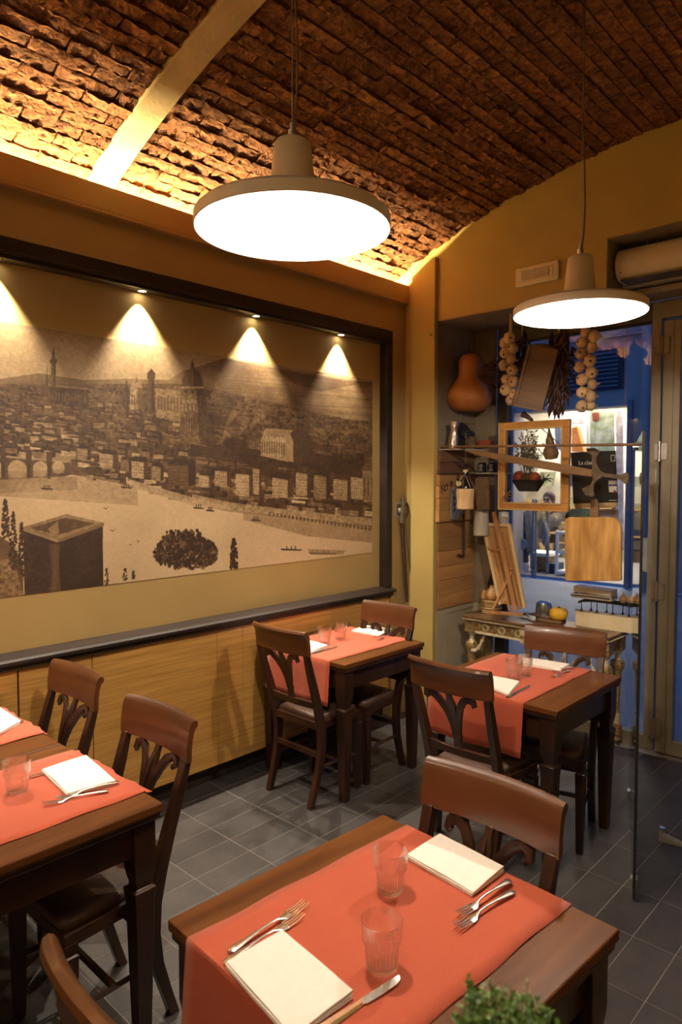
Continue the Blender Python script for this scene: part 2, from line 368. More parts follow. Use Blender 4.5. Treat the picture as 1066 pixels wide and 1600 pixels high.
# rib
rb=MB(); rings=[]
for i in range(41):
    th=th0+(th1-th0)*i/40; f=lambda r,y:(VX+r*math.sin(th),y,VZ+r*math.cos(th))
    rings.append([f(VR-.020,1.65),f(VR-.020,1.785),f(VR+.03,1.79),f(VR+.03,1.645)])
rb.loft(rings); struct(rb.build('trim_4',M['plaster'],smooth=30,bevel=.004))
# back wall
bw=MB(); bw.box((-3.5,YB,0),(-2.84,YN,3.75)); bw.box((-2.84,YB,2.83),(-1.656,YN,3.75)); bw.box((-1.656,YB,3.12),(1.1,YN,3.75)); bw.box((-.5,YB,0),(1.1,YN,3.12))
bw.box((-1.656,4.44,2.86),(-.5,YN,3.12))
wall_back=struct(bw.build('wall_back',M['paint'],smooth=0))
MB().box((-3.04,3.985,0),(-2.84,YB,3.26)).build('pilaster',M['paint'],wall_back,smooth=0,bevel=.003)
MB().box((-3.078,4.012,2.76),(-2.965,YB,2.94)).build('cover_plate',M['paint'],wall_back,smooth=0,bevel=.002)
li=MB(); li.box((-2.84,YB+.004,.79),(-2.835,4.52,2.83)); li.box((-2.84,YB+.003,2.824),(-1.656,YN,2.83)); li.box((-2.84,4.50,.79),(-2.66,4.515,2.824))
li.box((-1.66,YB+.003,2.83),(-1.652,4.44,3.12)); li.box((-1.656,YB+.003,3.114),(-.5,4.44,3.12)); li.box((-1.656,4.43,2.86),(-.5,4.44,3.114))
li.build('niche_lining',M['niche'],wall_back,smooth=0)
lo=MB(); lo.box((-2.84,YB+.003,0),(-2.832,4.12,.79)); lo.box((-2.84,4.128,0),(-2.834,4.5,.755)); lo.box((-2.84,4.128,.757),(-2.828,4.5,.79)); lo.box((-2.84,4.5,0),(-2.66,4.515,.79))
lo.build('lower_panel',M['white_wall'],wall_back,smooth=0,bevel=.002)
# remaining room walls
struct(MB().box((1.05,-3,0),(1.3,YB,3.3)).build('wall_right',M['paint'],smooth=0))
struct(MB().box((-3.5,-3.2,0),(1.3,-3,3.8)).build('wall_front',M['paint'],smooth=0))
# planks on the niche side wall
zt=.80; hs=[.10,.106,.098,.108,.10,.108]; 
for k,h in enumerate(hs):
    MB().box((-2.835,YB+.006+rnd.uniform(0,.004),zt+.001),(-2.822-rnd.uniform(0,.003),4.49-(.0 if k%2 else .005),zt+h-.001)).build('plank',M['plank'],wall_back,smooth=0,bevel=.001)
    zt+=h
PLTOP=zt
# window, lintel, door
def bars(pb,l): return pb
wn=empty('window_1',(-2.1,YN,0)); struct(wn)
def wp(name,lo,hi,ma,par=wn,bev=.003):
    off=Vector(par.location)
    return MB().box(Vector(lo)-off,Vector(hi)-off).build(name,ma,par,smooth=0,bevel=bev)
wp('stile',(-2.66,4.52,0),(-2.575,4.59,2.83),M['alu_dark']); wp('stile',(-1.565,4.515,.0),(-1.505,4.59,2.83),M['alu'])
wp('rail',(-2.575,4.52,0),(-1.565,4.59,.085),M['alu']); wp('rail',(-2.575,4.52,2.715),(-1.565,4.59,2.83),M['alu_dark'])
wp('pane',(-2.575,4.550,.085),(-1.565,4.556,2.715),M['glass'],bev=0)
wp('stop_bead',(-2.575,4.54,2.70),(-1.565,4.546,2.715),M['frame_dark'],bev=0)
MB().box((-1.656,4.30,2.83),(-.5,4.5,2.87)).build('lintel',M['alu'],wall_back,smooth=0,bevel=.004)
MB().box((-1.656,4.25,2.88),(-.5,4.44,2.955)).build('lintel',M['greywhite'],wall_back,smooth=0,bevel=.004)
dr=empty('door_1',(-1.5,4.52,0)); struct(dr)
wp('door_head',(-1.505,4.505,2.72),(-.5,4.60,2.83),M['alu'],dr)
wp('stile',(-1.485,4.49,.01),(-1.385,4.55,2.70),M['alu'],dr); wp('stile',(-.65,4.49,.01),(-.52,4.55,2.70),M['alu'],dr)
wp('groove',(-1.425,4.488,.01),(-1.4225,4.491,2.70),M['alu_dark'],dr,0); 
wp('rail',(-1.385,4.49,.01),(-.65,4.55,.10),M['alu'],dr); wp('rail',(-1.385,4.49,2.6),(-.65,4.55,2.70),M['alu'],dr)
wp('pane',(-1.385,4.52,.10),(-.65,4.526,2.6),M['glass'],dr,0)
for z in (.16,1.03,1.9,2.55):
    h=MB(); h.lathe([(.011,-.06),(.011,.06)],12); h.lathe([(.014,-.062),(.014,-.052)],12); h.lathe([(.014,.052),(.014,.062)],12); h.box((.01,.0,-.05),(.045,.01,.05)); h.box((-.03,.0,-.05),(-.01,.01,.05))
    h.build('hinge',M['steel_dull'] if 1<z<2 else M['alu'],dr,loc=(.008,-.042,z))
wp('latch',(-1.528,4.50,1.70),(-1.512,4.52,1.80),M['steel_dull'],dr)
tg=MB(); tg.loft([[(.06*math.cos(a)*1. ,0,.02+(.10 if math.sin(a)>0 else -.0)+ (.0 if math.sin(a)>0 else .12*math.sin(a))) for a in [2*math.pi*i/24 for i in range(24)]],[(.06*math.cos(a),.001,.02+(.10 if math.sin(a)>0 else 0)+(0 if math.sin(a)>0 else .12*math.sin(a))) for a in [2*math.pi*i/24 for i in range(24)]]])
p=PY(1011,870,4.545); tag(tg.build('window_sticker',M['bluesign'],loc=p,smooth=0),'rounded pale frosted sticker on the glass beside the door','sticker')
# cane (door stop) etc come later
# ================================================================== MURAL (flat print)
MY0,MY1,MZ0,MZ1=-.15,3.715,1.208,2.42
TW,TH=2400,752
rg=np.random.default_rng(5)
img=np.full((TH,TW),.62)
def tx(u,v):
    p=PX(u,v,-3.178); return ((p.y-MY0)/(MY1-MY0)*TW,(MZ1-p.z)/(MZ1-MZ0)*TH)
def fnoise(fx,fy,seed,octv=4):
    r=np.random.default_rng(seed); out=np.zeros((TH,TW)); a=1.
    for o in range(octv):
        gx,gy=int(fx*2**o)+2,int(fy*2**o)+2; g=r.random((gy+1,gx+1))
        X=np.linspace(0,gx-1.001,TW); Y=np.linspace(0,gy-1.001,TH); xi=X.astype(int); yi=Y.astype(int); fxx=X-xi; fyy=(Y-yi)[:,None]
        fxx=fxx*fxx*(3-2*fxx); fyy=fyy*fyy*(3-2*fyy)
        A=g[yi][:,xi];B=g[yi][:,xi+1];C=g[yi+1][:,xi];D=g[yi+1][:,xi+1]
        out+=a*((A*(1-fxx)+B*fxx)*(1-fyy)+(C*(1-fxx)+D*fxx)*fyy); a*=.5
    return out/ (2-.5**(octv-1))
def fill(pts,val,alpha=1.,tex=None):
    P_=np.array(pts,float); x0=max(int(P_[:,0].min()),0); x1=min(int(P_[:,0].max())+2,TW); y0=max(int(P_[:,1].min()),0); y1=min(int(P_[:,1].max())+2,TH)
    if x1<=x0 or y1<=y0: return
    X,Y=np.meshgrid(np.arange(x0,x1)+.5,np.arange(y0,y1)+.5); ins=np.zeros(X.shape,bool); n=len(P_)
    for i in range(n):
        ax,ay=P_[i]; bx,by=P_[(i+1)%n]
        if ay==by: continue
        c=((ay>Y)!=(by>Y))&(X<(bx-ax)*(Y-ay)/(by-ay)+ax); ins^=c
    sub=img[y0:y1,x0:x1]; v=val if tex is None else val*(1+tex[y0:y1,x0:x1])
    sub[ins]=(sub*(1-alpha)+v*alpha)[ins] if np.ndim(v) else sub[ins]*(1-alpha)+v*alpha
def F(pp,val,alpha=1.,tex=None): fill([tx(*q) for q in pp],val,alpha,tex)
def disc(u,v,r,val,alpha=1.,sy=1.):
    x,y=tx(u,v); x2,_=tx(u+r,v); rr=abs(x2-x); fill([(x+rr*math.cos(a),y+rr*sy*math.sin(a)) for a in [i*math.pi/8 for i in range(16)]],val,alpha)
n1=fnoise(30,12,1,5)-.5; n2=fnoise(260,90,2,3)-.5; n3=fnoise(9,4,3,4)-.5
hat=np.sin((np.arange(TW)[None,:]*.9+np.arange(TH)[:,None]*1.1)+n1*14)
# sky and far hills
yy=np.linspace(0,1,TH)[:,None]; img[:]=.58+.10*n3+.02*hat
F([(-60,560),(0,592),(60,583),(130,594),(200,592),(262,594),(285,580),(350,560),(430,575),(520,590),(600,600),(600,760),(-60,760)],.38,1,n3*.8+n1*.3)
F([(340,592),(400,582),(440,570),(480,592),(560,600),(600,604),(600,650),(520,640),(430,630),(360,618)],.42,.7,n3+n1*.4)
F([(430,575),(470,585),(520,592),(560,600),(500,612),(460,600)],.20,.6,n1)
F([(330,610),(420,640),(480,648),(590,660),(600,690),(480,700),(330,660)],.27,.7,n1)
for k in range(26):
    v0=560+k*4; F([(300,v0),(420,v0+9+3*math.sin(k)),(600,v0+22+4*math.sin(k*2)),(600,v0+23.2+4*math.sin(k*2)),(420,v0+10+3*math.sin(k)),(300,v0+.9)],.16,.28)
# river
F([(-80,742),(0,745),(105,742),(150,745),(215,764),(310,790),(360,800),(420,806),(500,815),(600,832),(600,870),(300,905),(-80,950)],.80,1,n3*.22)
F([(380,800),(500,812),(600,828),(600,850),(480,838),(380,812)],.45,.55,n1*.6)
F([(-80,742),(150,745),(215,764),(215,790),(-80,770)],.50,.45,n1*.5)
# city base
F([(-80,600),(60,606),(180,600),(300,600),(340,640),(600,668),(600,826),(500,810),(420,800),(360,795),(310,785),(215,760),(150,742),(112,738),(112,705),(-80,700)],.30,1,n1*.8+n2*.5)
F([(-80,690),(0,690),(60,700),(110,712),(110,722),(-80,725)],.52,.8,n1*.4)
# houses: rows from far to near
hr=random.Random(11)
def house(u,v,wd,ht,lum,side=.55,wins=True):
    rf=.12+hr.random()*.10; d=wd*.35; g=hr.uniform(-.02,.12)
    F([(u,v),(u+wd,v+g*wd+.08*wd),(u+wd,v+ht+.1*wd),(u,v+ht)],lum,1,n2*.35)
    F([(u+wd,v+.08*wd),(u+wd+d,v),(u+wd+d,v+ht),(u+wd,v+ht+.1*wd)],lum*side*.6,1,n2*.4)
    F([(u-.6,v+.3),(u+d*.7,v-ht*.28),(u+wd+d*.6,v-ht*.22),(u+wd+.6,v+.12*wd)],rf,1,n2*.8)
    F([(u+wd,v+.1*wd),(u+wd+d*.5,v-ht*.2),(u+wd+d,v+.5)],rf*.8,1)
    if wins and ht>6:
        nw=max(2,int(wd/3.2)); nr=max(1,int(ht/4.5))
        for i in range(nw):
            for j in range(nr):
                a=u+wd*(i+.35)/nw; b=v+ht*(j+.35)/nr+.09*(a-u); F([(a,b),(a+.9,b+.05),(a+.9,b+1.9),(a,b+1.8)],lum*.3,.9)
for row in range(19):
    t=row/18; cnt=int(60-30*t)
    for i in range(cnt):
        if hr.random()<.12: continue
        u=-70+670*(i+hr.uniform(-.6,.6))/cnt
        top=606+(max(0,u-290)*.20); bot=(705 if u<110 else 735+(u-110)*.20 if u<360 else 782+(u-360)*.08)
        v=top+(bot-top)*t+hr.uniform(-2.5,2.5); sc=.6+.8*t
        lum=hr.choice((.20,.30,.42,.5,.62,.72))*(.75+.35*t)*(1 if u<300 else .62 if t<.75 else 1.)
        house(u,v,hr.uniform(6,20)*sc,hr.choice((3,5,6,9))*sc,lum,wins=sc>.8)
    F([(-80,600),(300,600),(600,668),(600,826),(360,795),(215,760),(112,742),(112,705),(-80,705)],.24,.035,n1*1.2+n2)
# dark grove bands
F([(300,690),(420,705),(520,712),(600,735),(600,752),(500,735),(400,728),(300,712)],.13,.75,n1*.9)
for (a,b,c) in ((345,655,20),(320,700,24),(470,690,20),(560,735,22),(365,690,14),(420,735,13),(500,760,12)):
    for k in range(14): disc(a+hr.uniform(-c,c),b+hr.uniform(-c*.35,c*.35),hr.uniform(3,7),.10+.1*hr.random(),.7)
for (a,b) in ((355,662),(375,676),(345,690),(392,668)):
    for k in range(5): disc(a+k*2.5,b-k*4,3+k*.5,.48,.35)
# river-front wall
F([(300,772),(360,785),(440,795),(600,812),(600,824),(440,806),(360,796),(300,785)],.62,.9,n2*.5)
for k in range(30): F([(420+k*6,800+k*.9),(422.5+k*6,800.3+k*.9),(422.5+k*6,806+k*.9),(420+k*6,806+k*.9)],.22,.8)
F([(200,748),(310,780),(360,792),(360,797),(300,790),(210,762)],.70,.8)
for (u,v,a,b,l) in ((120,700,20,18,.5),(155,708,26,22,.62),(188,718,16,18,.45),(205,720,24,26,.66),(236,728,18,22,.5),(262,725,40,32,.30),(310,742,20,18,.66),(335,735,24,24,.6),(368,740,26,34,.68),(395,732,12,40,.62),(425,746,30,30,.62),(462,738,22,36,.60),(490,742,24,36,.5),(520,748,28,32,.58),(548,745,30,34,.66)):
    house(u,v,a*.8,b,l)
# monuments
def tower(u,v0,v1,wd,lum,crown=1.3):
    F([(u-wd/2,v0),(u+wd/2,v0),(u+wd/2,v1),(u-wd/2,v1)],lum,1,n2*.5); F([(u+wd*.05,v0),(u+wd/2,v0),(u+wd/2,v1),(u+wd*.05,v1)],lum*.55,.8)
    if crown: F([(u-wd/2*crown,v0),(u+wd/2*crown,v0),(u+wd/2*crown,v0+wd*.8),(u-wd/2*crown,v0+wd*.8)],lum*.75,1)
F([(75,602),(138,608),(138,636),(75,630)],.20,1,n2*.8); F([(75,600),(138,606),(138,609),(75,604)],.40,1)
for k in range(12): F([(76+k*5,612+k*.5),(78+k*5,612+k*.5),(78+k*5,622+k*.5),(76+k*5,622+k*.5)],.36,.8)
tower(83,562,604,7.5,.30,1.45); F([(80,562),(83,542),(86,562)],.18); F([(81,551),(85,551),(85,562),(81,562)],.28)
F([(71,604),(73,572),(75,604)],.2); disc(22,606,6,.2); F([(16,606),(28,606),(28,618),(16,618)],.25)
tower(197,612,652,7.5,.26,0); F([(193,614),(197,592),(201,614)],.16)
disc(213,606,9,.46,1,1.1); F([(211,597),(213,588),(215,597)],.3); F([(203,606),(223,606),(225,640),(202,640)],.50,1,n2*.7); F([(215,606),(223,606),(225,640),(215,640)],.24,.8)
for k in range(5): F([(205+k*4,616),(206.5+k*4,616),(206.5+k*4,632),(205+k*4,632)],.2,.7)
tower(236,584,644,9.5,.24,1.35); F([(229.5,584),(236,576),(242.5,584)],.15)
tower(252,622,652,12,.13,1.1)
F([(243,606),(286,612),(286,660),(243,652)],.42,1,n2*.5)
for k in range(8): F([(246+k*5,618+k*.6),(248+k*5,618+k*.6),(248+k*5,640+k*.6),(246+k*5,640+k*.6)],.22,.8)
F([(283,604),(317,604),(323,640),(332,676),(332,700),(280,690)],.34,1,n2*.8)
F([(284,604),(285,592),(290,582),(297,576),(303,575),(310,580),(315,590),(317,604)],.30,1,n2*.4)
F([(301,575),(310,580),(315,590),(317,604),(303,604)],.15,.8)
F([(297,577),(298,568),(300,562),(302,568),(304,577)],.24)
for k in range(4): F([(287+k*7.5,604),(290+k*5,592),(299+k*1.,577),(290.6+k*5,592)],.5,.6)
F([(283,604),(317,604),(318,607),(283,607)],.55); disc(290,612,2,.12); disc(300,613,2,.12); disc(310,613,2,.12)
F([(306,607),(317,607),(324,640),(333,676),(333,700),(312,694)],.16,.75,n2)
for k in range(4): F([(285+k*6,626),(288+k*6,624),(290+k*6,628),(290+k*6,642),(285+k*6,642)],.58,.8); F([(286.5+k*6,630),(288.5+k*6,630),(288.5+k*6,642),(286.5+k*6,642)],.15,.9)
for k in range(8): F([(282+k*4,652+k*.3),(284+k*4,652+k*.3),(284+k*4,668+k*.3),(282+k*4,668+k*.3)],.16,.7)
F([(407,690),(412,672),(440,674),(455,676),(450,722),(407,712)],.56,1,n2*.4); F([(410,682),(416,669),(460,672),(455,684)],.50,1)
F([(450,680),(460,671),(480,674),(490,690),(490,726),(450,722)],.17,1,n2*.5); F([(446,690),(452,676),(458,690),(458,722),(446,720)],.52,1)
for k in range(10): F([(408.5+k*3.8,690+k*.2),(410+k*3.8,690+k*.2),(410+k*3.8,708+k*.3),(408.5+k*3.8,708+k*.3)],.20,.8); F([(412+k*4.4,672),(412.8+k*4.4,672),(410+k*4.4,683),(409+k*4.4,683)],.25,.7)
F([(566,735),(575,715),(590,712),(592,790),(566,780)],.45,1,n2*.5); F([(562,736),(577,712),(592,736)],.30)
for k in range(4): F([(568+k*6,745),(570+k*6,745),(570+k*6,775),(568+k*6,775)],.18,.8)
# bridge
F([(-80,708),(0,712),(60,716),(105,722),(118,738),(104,744),(0,750),(-80,752)],.26,1,n2*.6)
F([(-80,706),(0,711),(105,720),(105,723),(0,714.5),(-80,710)],.62,1)
for (a,b,c) in ((27,734,15),(63,733,12),(91,730,9.5),(-8,734,14),(-46,733,15)): disc(a,b,c,.66,1,1.05); F([(a-c,b+2),(a+c,b+2),(a+c,b+c),(a-c,b+c)],.55,.7)
for a in (5,45,77): F([(a-5,706),(a+4,707),(a+4,722),(a-5,722)],.22); F([(a-4,722),(a+3,722),(a+2,748),(a-3,748)],.18)
F([(-80,748),(120,744),(120,765),(-80,775)],.40,.4,n1)
# foreground tower, trees, birds, boats
F([(36,828),(88,845),(88,925),(50,930),(38,935)],.13,1,n1*.9+n2); F([(88,845),(160,822),(161,915),(88,928)],.09,1,n1*.9+n2*.9)
F([(35,824),(103,803),(162,817),(90,845)],.50,1,n2*.3); F([(48,825),(103,809),(148,818),(90,836)],.26,1,n2*.5); F([(75,826),(90,814),(105,822),(104,832),(80,836)],.5,1); F([(90,814),(106,822),(106,832),(92,834)],.2,.9)
F([(35,824),(90,843),(90,848),(35,829)],.55,1); F([(90,843),(162,817),(162,822),(90,848)],.40,1)
for k in range(16): F([(80+hr.uniform(-5,12),850),(83+hr.uniform(-5,12),850),(84+hr.uniform(-5,12),925),(80+hr.uniform(-5,12),925)],.30,.25)
F([(-80,820),(0,838),(18,850),(36,880),(36,936),(-80,955)],.30,1,n1)
F([(-80,890),(20,872),(36,930),(-80,950)],.45,.8,n2)
for (a,b,c,d) in ((8,780,7,60),(20,800,7,90),(33,815,6,85),(-14,790,9,70),(365,842,7,46),(166,888,4,26),(195,887,4,20),(208,892,2.5,12)):
    for k in range(170 if d>40 else 40):
        t=hr.random(); disc(a+hr.uniform(-1,1)*c*min(1,.25+t*1.6,2.6-t*1.6)*.8,b+t*d,hr.uniform(1.,2.0) if c>4 else 1.1,.05+.13*hr.random(),.9)
for k in range(1100):
    a=hr.uniform(0,6.28); r=math.sqrt(hr.random()); u=290+50*r*math.cos(a); v=864+28*r*math.sin(a)-(12 if abs(u-285)<30 else 0)*hr.random()
    if v<933-.125*u-1: disc(u,v,hr.uniform(1.2,3.),(.03+.10*hr.random()) if hr.random()<.75 else .22+.2*hr.random(),.85)
for (u,v,s) in ((165,794,5.5),(176,829,6),(204,851,3.5),(216,846,3)):
    F([(u-s,v-2),(u,v+1.6),(u+s*1.1,v-3),(u+.5,v+.2)],.12); 
for (u,v,s) in ((73,763,10),(197,761,9),(310,793,9),(328,797,7),(455,858,18),(505,864,24),(400,812,8)):
    F([(u-s,v-1),(u+s,v+.5),(u+s*.8,v+2.4),(u-s*.8,v+1.8)],.14); 
    for q in (-.4,0,.35): F([(u+q*s-.7,v-5),(u+q*s+.7,v-5),(u+q*s+.7,v),(u+q*s-.7,v)],.16)
F([(480,858),(540,860),(535,866),(485,865)],.5,.7)
g=img.copy(); g[1:-1,1:-1]=(img[1:-1,1:-1]*4+img[:-2,1:-1]+img[2:,1:-1]+img[1:-1,:-2]+img[1:-1,2:])/8; img=g
n4=fnoise(700,240,8,2)-.5
img=img*(1+(.28*n2+.16*n4)*np.where(img>.68,.35,1)+.04*hat*(img<.6)+.25*n1*(img<.55))
img=np.clip(img,.03,1)
# draw-on engraving lines: thin horizontal water lines
t=img[...,None]; dark=np.array([.022,.011,.006]); light=np.array([.84,.66,.40])
rgb=dark+(light-dark)*(t**np.array([1.75,2.0,2.35]))
sr=np.clip(rgb,0,1); sr=np.where(sr<.0031308,sr*12.92,1.055*sr**(1/2.4)-.055)
buf=np.ones((TH,TW,4),np.float32); buf[...,:3]=sr[::-1]
im=bpy.data.images.new('engraving_print',TW,TH); im.pixels.foreach_set(buf.ravel()); im.update(); im.pack()
mm,nt,b=newmat('sepia_city_print'); ti=nt.nodes.new('ShaderNodeTexImage'); ti.image=im; nt.links.new(ti.outputs[0],b.inputs['Base Color']); b.inputs['Roughness'].default_value=.55
tcd=nt.nodes.new('ShaderNodeTexCoord'); nt.links.new(tcd.outputs['UV'],ti.inputs[0])
mb=MB().box((-3.1845,MY0,MZ0),(-3.175,MY1,MZ1)); mu=mb.build('mural_print',mm,smooth=0)
uv=mu.data.uv_layers.new(name='UVMap')
for lp in mu.data.loops:
    co=mu.data.vertices[lp.vertex_index].co; uv.data[lp.index].uv=((co.y-MY0)/(MY1-MY0),(co.z-MZ0)/(MZ1-MZ0))
tag(mu,'large sepia engraving print of a riverside city with domes and bridge','mural')
# ================================================================== LAMPS
def pendant(name,loc,rz,label,energy):
    t=empty(name,loc,rz,label,'pendant lamp','cream enamel pendant lamps')
    R=.25
    o=[(.040,.222),(.045,.217),(.048,.205),(.062,.070),(.064,.050),(.085,.045),(.20,.042),(.240,.037),(R,.028),(R+.001,0)]
    i=[(R-.004,0),(R-.006,.022),(.232,.031),(.19,.036),(.08,.039),(.056,.045),(.052,.12),(.001,.125)]
    MB().lathe([(.001,.224)]+o+[(R-.002,-.001)],64,cap=False).build('lamp_shade',M['shade'],t,smooth=40)
    MB().lathe([(R-.002,-.001)]+i,64,cap=False).build('shade_lining',M['shade_in'],t,smooth=40)
    MB().lathe([(.02,.222),(.02,.227),(.011,.229),(.011,.25),(.006,.252),(.006,.268)],16).build('cable_grip',M['steel_dull'],t)
    b=MB().ball((0,0,.055),.030,16).build('bulb',M['bulb'],t)
    top=VZ+math.sqrt(VR**2-(loc[0]-VX)**2)-loc[2]
    MB().tube([(0,0,.26),(0,0,top)],.0016,6).build('steel_wire',M['steel_dull'],t)
    MB().tube([(.006,0,.25),(.016,0,.32),(.020,.0,.42),(.012,0,.60),(.004,0,.72),(.001,0,top)],.003,6).build('power_cord',M['cable'],t)
    MB().lathe([(.001,top),(.045,top),(.045,top-.02),(.02,top-.03),(.001,top-.03)],20).build('ceiling_rose',M['shade'],t)
    l=lamp('POINT','pendant_light',(loc[0],loc[1],loc[2]+.015),energy,(1,.83,.66),shadow_soft_size=.03)
    return t
pendant('pendant_lamp',(-1.324,1.234,2.372),0,'near pendant lamp with wide cream disc shade over the foreground table',62)
pendant('pendant_lamp',(-1.183,2.62,2.372),1.2,'far pendant lamp with cream disc shade, in front of the shop window',62)
# ================================================================== TABLES
def table(name,cx,cy,w_,d_,label,rz=0,z=.76):
    t=empty(name,(cx,cy,0),rz,label,'table','dark wooden restaurant tables')
    MB().box((-w_/2,-d_/2,z-.026),(w_/2,d_/2,z)).build('table_top',M['wood_top'],t,smooth=0,bevel=.004)
    MB().box((-w_/2+.006,-d_/2+.006,z-.046),(w_/2-.006,d_/2-.006,z-.028)).build('extension_leaf',M['wood_dark'],t,smooth=0,bevel=.003)
    a=MB(); x,y=w_/2-.035,d_/2-.035
    a.box((-x,-y,z-.15),(x,-y+.02,z-.046)); a.box((-x,y-.02,z-.15),(x,y,z-.046)); a.box((-x,-y,z-.15),(-x+.02,y,z-.046)); a.box((x-.02,-y,z-.15),(x,y,z-.046))
    a.build('apron',M['wood_dark'],t,smooth=0)
    for sx in(-1,1):
        for sy in(-1,1):
            sq=lambda h,zz:[(-h,-h,zz),(h,-h,zz),(h,h,zz),(-h,h,zz)]
            g=MB().loft([sq(.019,0),sq(.021,.012),sq(.031,.46),sq(.034,.482),sq(.036,.497),sq(.036,.503),sq(.024,.508),sq(.024,.522),sq(.030,.545),sq(.035,.58),sq(.035,z-.047)])
            g.build('leg',M['wood_dark'],t,(sx*(w_/2-.052),sy*(d_/2-.052),0),smooth=30,bevel=.0015)
    return t
T1=(-.925,1.150); A1=R_(-3.6)
table('dining_table',*T1,.705,.70,'foreground dining table below the near pendant lamp, beside the green plant',A1)
table('dining_table',-2.768,2.966,.695,.70,'dining table in the far corner against the oak wall panels')
table('dining_table',-1.637,3.052,.70,.70,'dining table in front of the gilded console table')
table('dining_table',-2.121,.772,.672,.70,'dining table at the left edge, the outer one of the pushed-together pair')
table('dining_table',-2.797,.772,.672,.70,'dining table at the left edge, the one of the pair against the wall')
def runner(cx,cy,w_,d_,hn,hf,label,rz=0,seed=1,z=.76,shift=0):
    r=random.Random(seed); nx=14; b=MB(); rows=[]
    path=[]
    def P(s,y,zz,k): path.append((y,zz,k))
    for i in range(9): path.append((-d_/2-.004-.010*(1-i/8)*1,z-hn*(1-i/8)-.004,1-i/8))
    for i in range(15): path.append((-d_/2+d_*i/14,z+.0022,0))
    for i in range(1,9): path.append((d_/2+.004+.010*(i/8),z-hf*i/8-.004,i/8))
    ph=r.uniform(0,6)
    for (y,zz,k) in path:
        row=[]
        for j in range(nx+1):
            x=-w_/2+w_*j/nx; ex=.0022*math.sin(y*23+ph) if j in(0,nx) else 0
            fold=(.009*math.sin(x*26+ph)+.006*math.sin(x*51+ph*2))*k
            dz=(.0009*math.sin(y*31+x*8+ph)+.0007*math.sin(x*40+ph))*(k==0)
            sgn=-1 if y<0 else 1
            row.append((x+ex+shift,y+sgn*abs(fold),zz+dz+.0009*(k==0)))
        rows.append(row)
    b.loft(rows,False,False)
    o=b.build('table_runner',M['cloth'],loc=(cx,cy,0),rot=(0,0,rz),smooth=50)
    s=o.modifiers.new('solid','SOLIDIFY'); s.thickness=.0012; s.offset=0
    return tag(o,label,'table runner','red orange table runners')
runner(T1[0]-.012,T1[1],.50,.70,.26,.2,'red runner on the foreground table with a long drop at the near side',A1,1)
runner(-2.775,2.966,.50,.70,.235,.2,'red runner on the far corner table, hanging behind the chair back',0,2)
runner(-1.690,3.052,.50,.70,.235,.2,'red runner on the table before the gilded console',0,3)
runner(-2.130,.772,.485,.70,.2,.003,'red runner on the outer table at the left edge',0,4)
runner(-2.850,.772,.485,.70,.2,.003,'red runner on the wall-side table at the left edge',0,5)
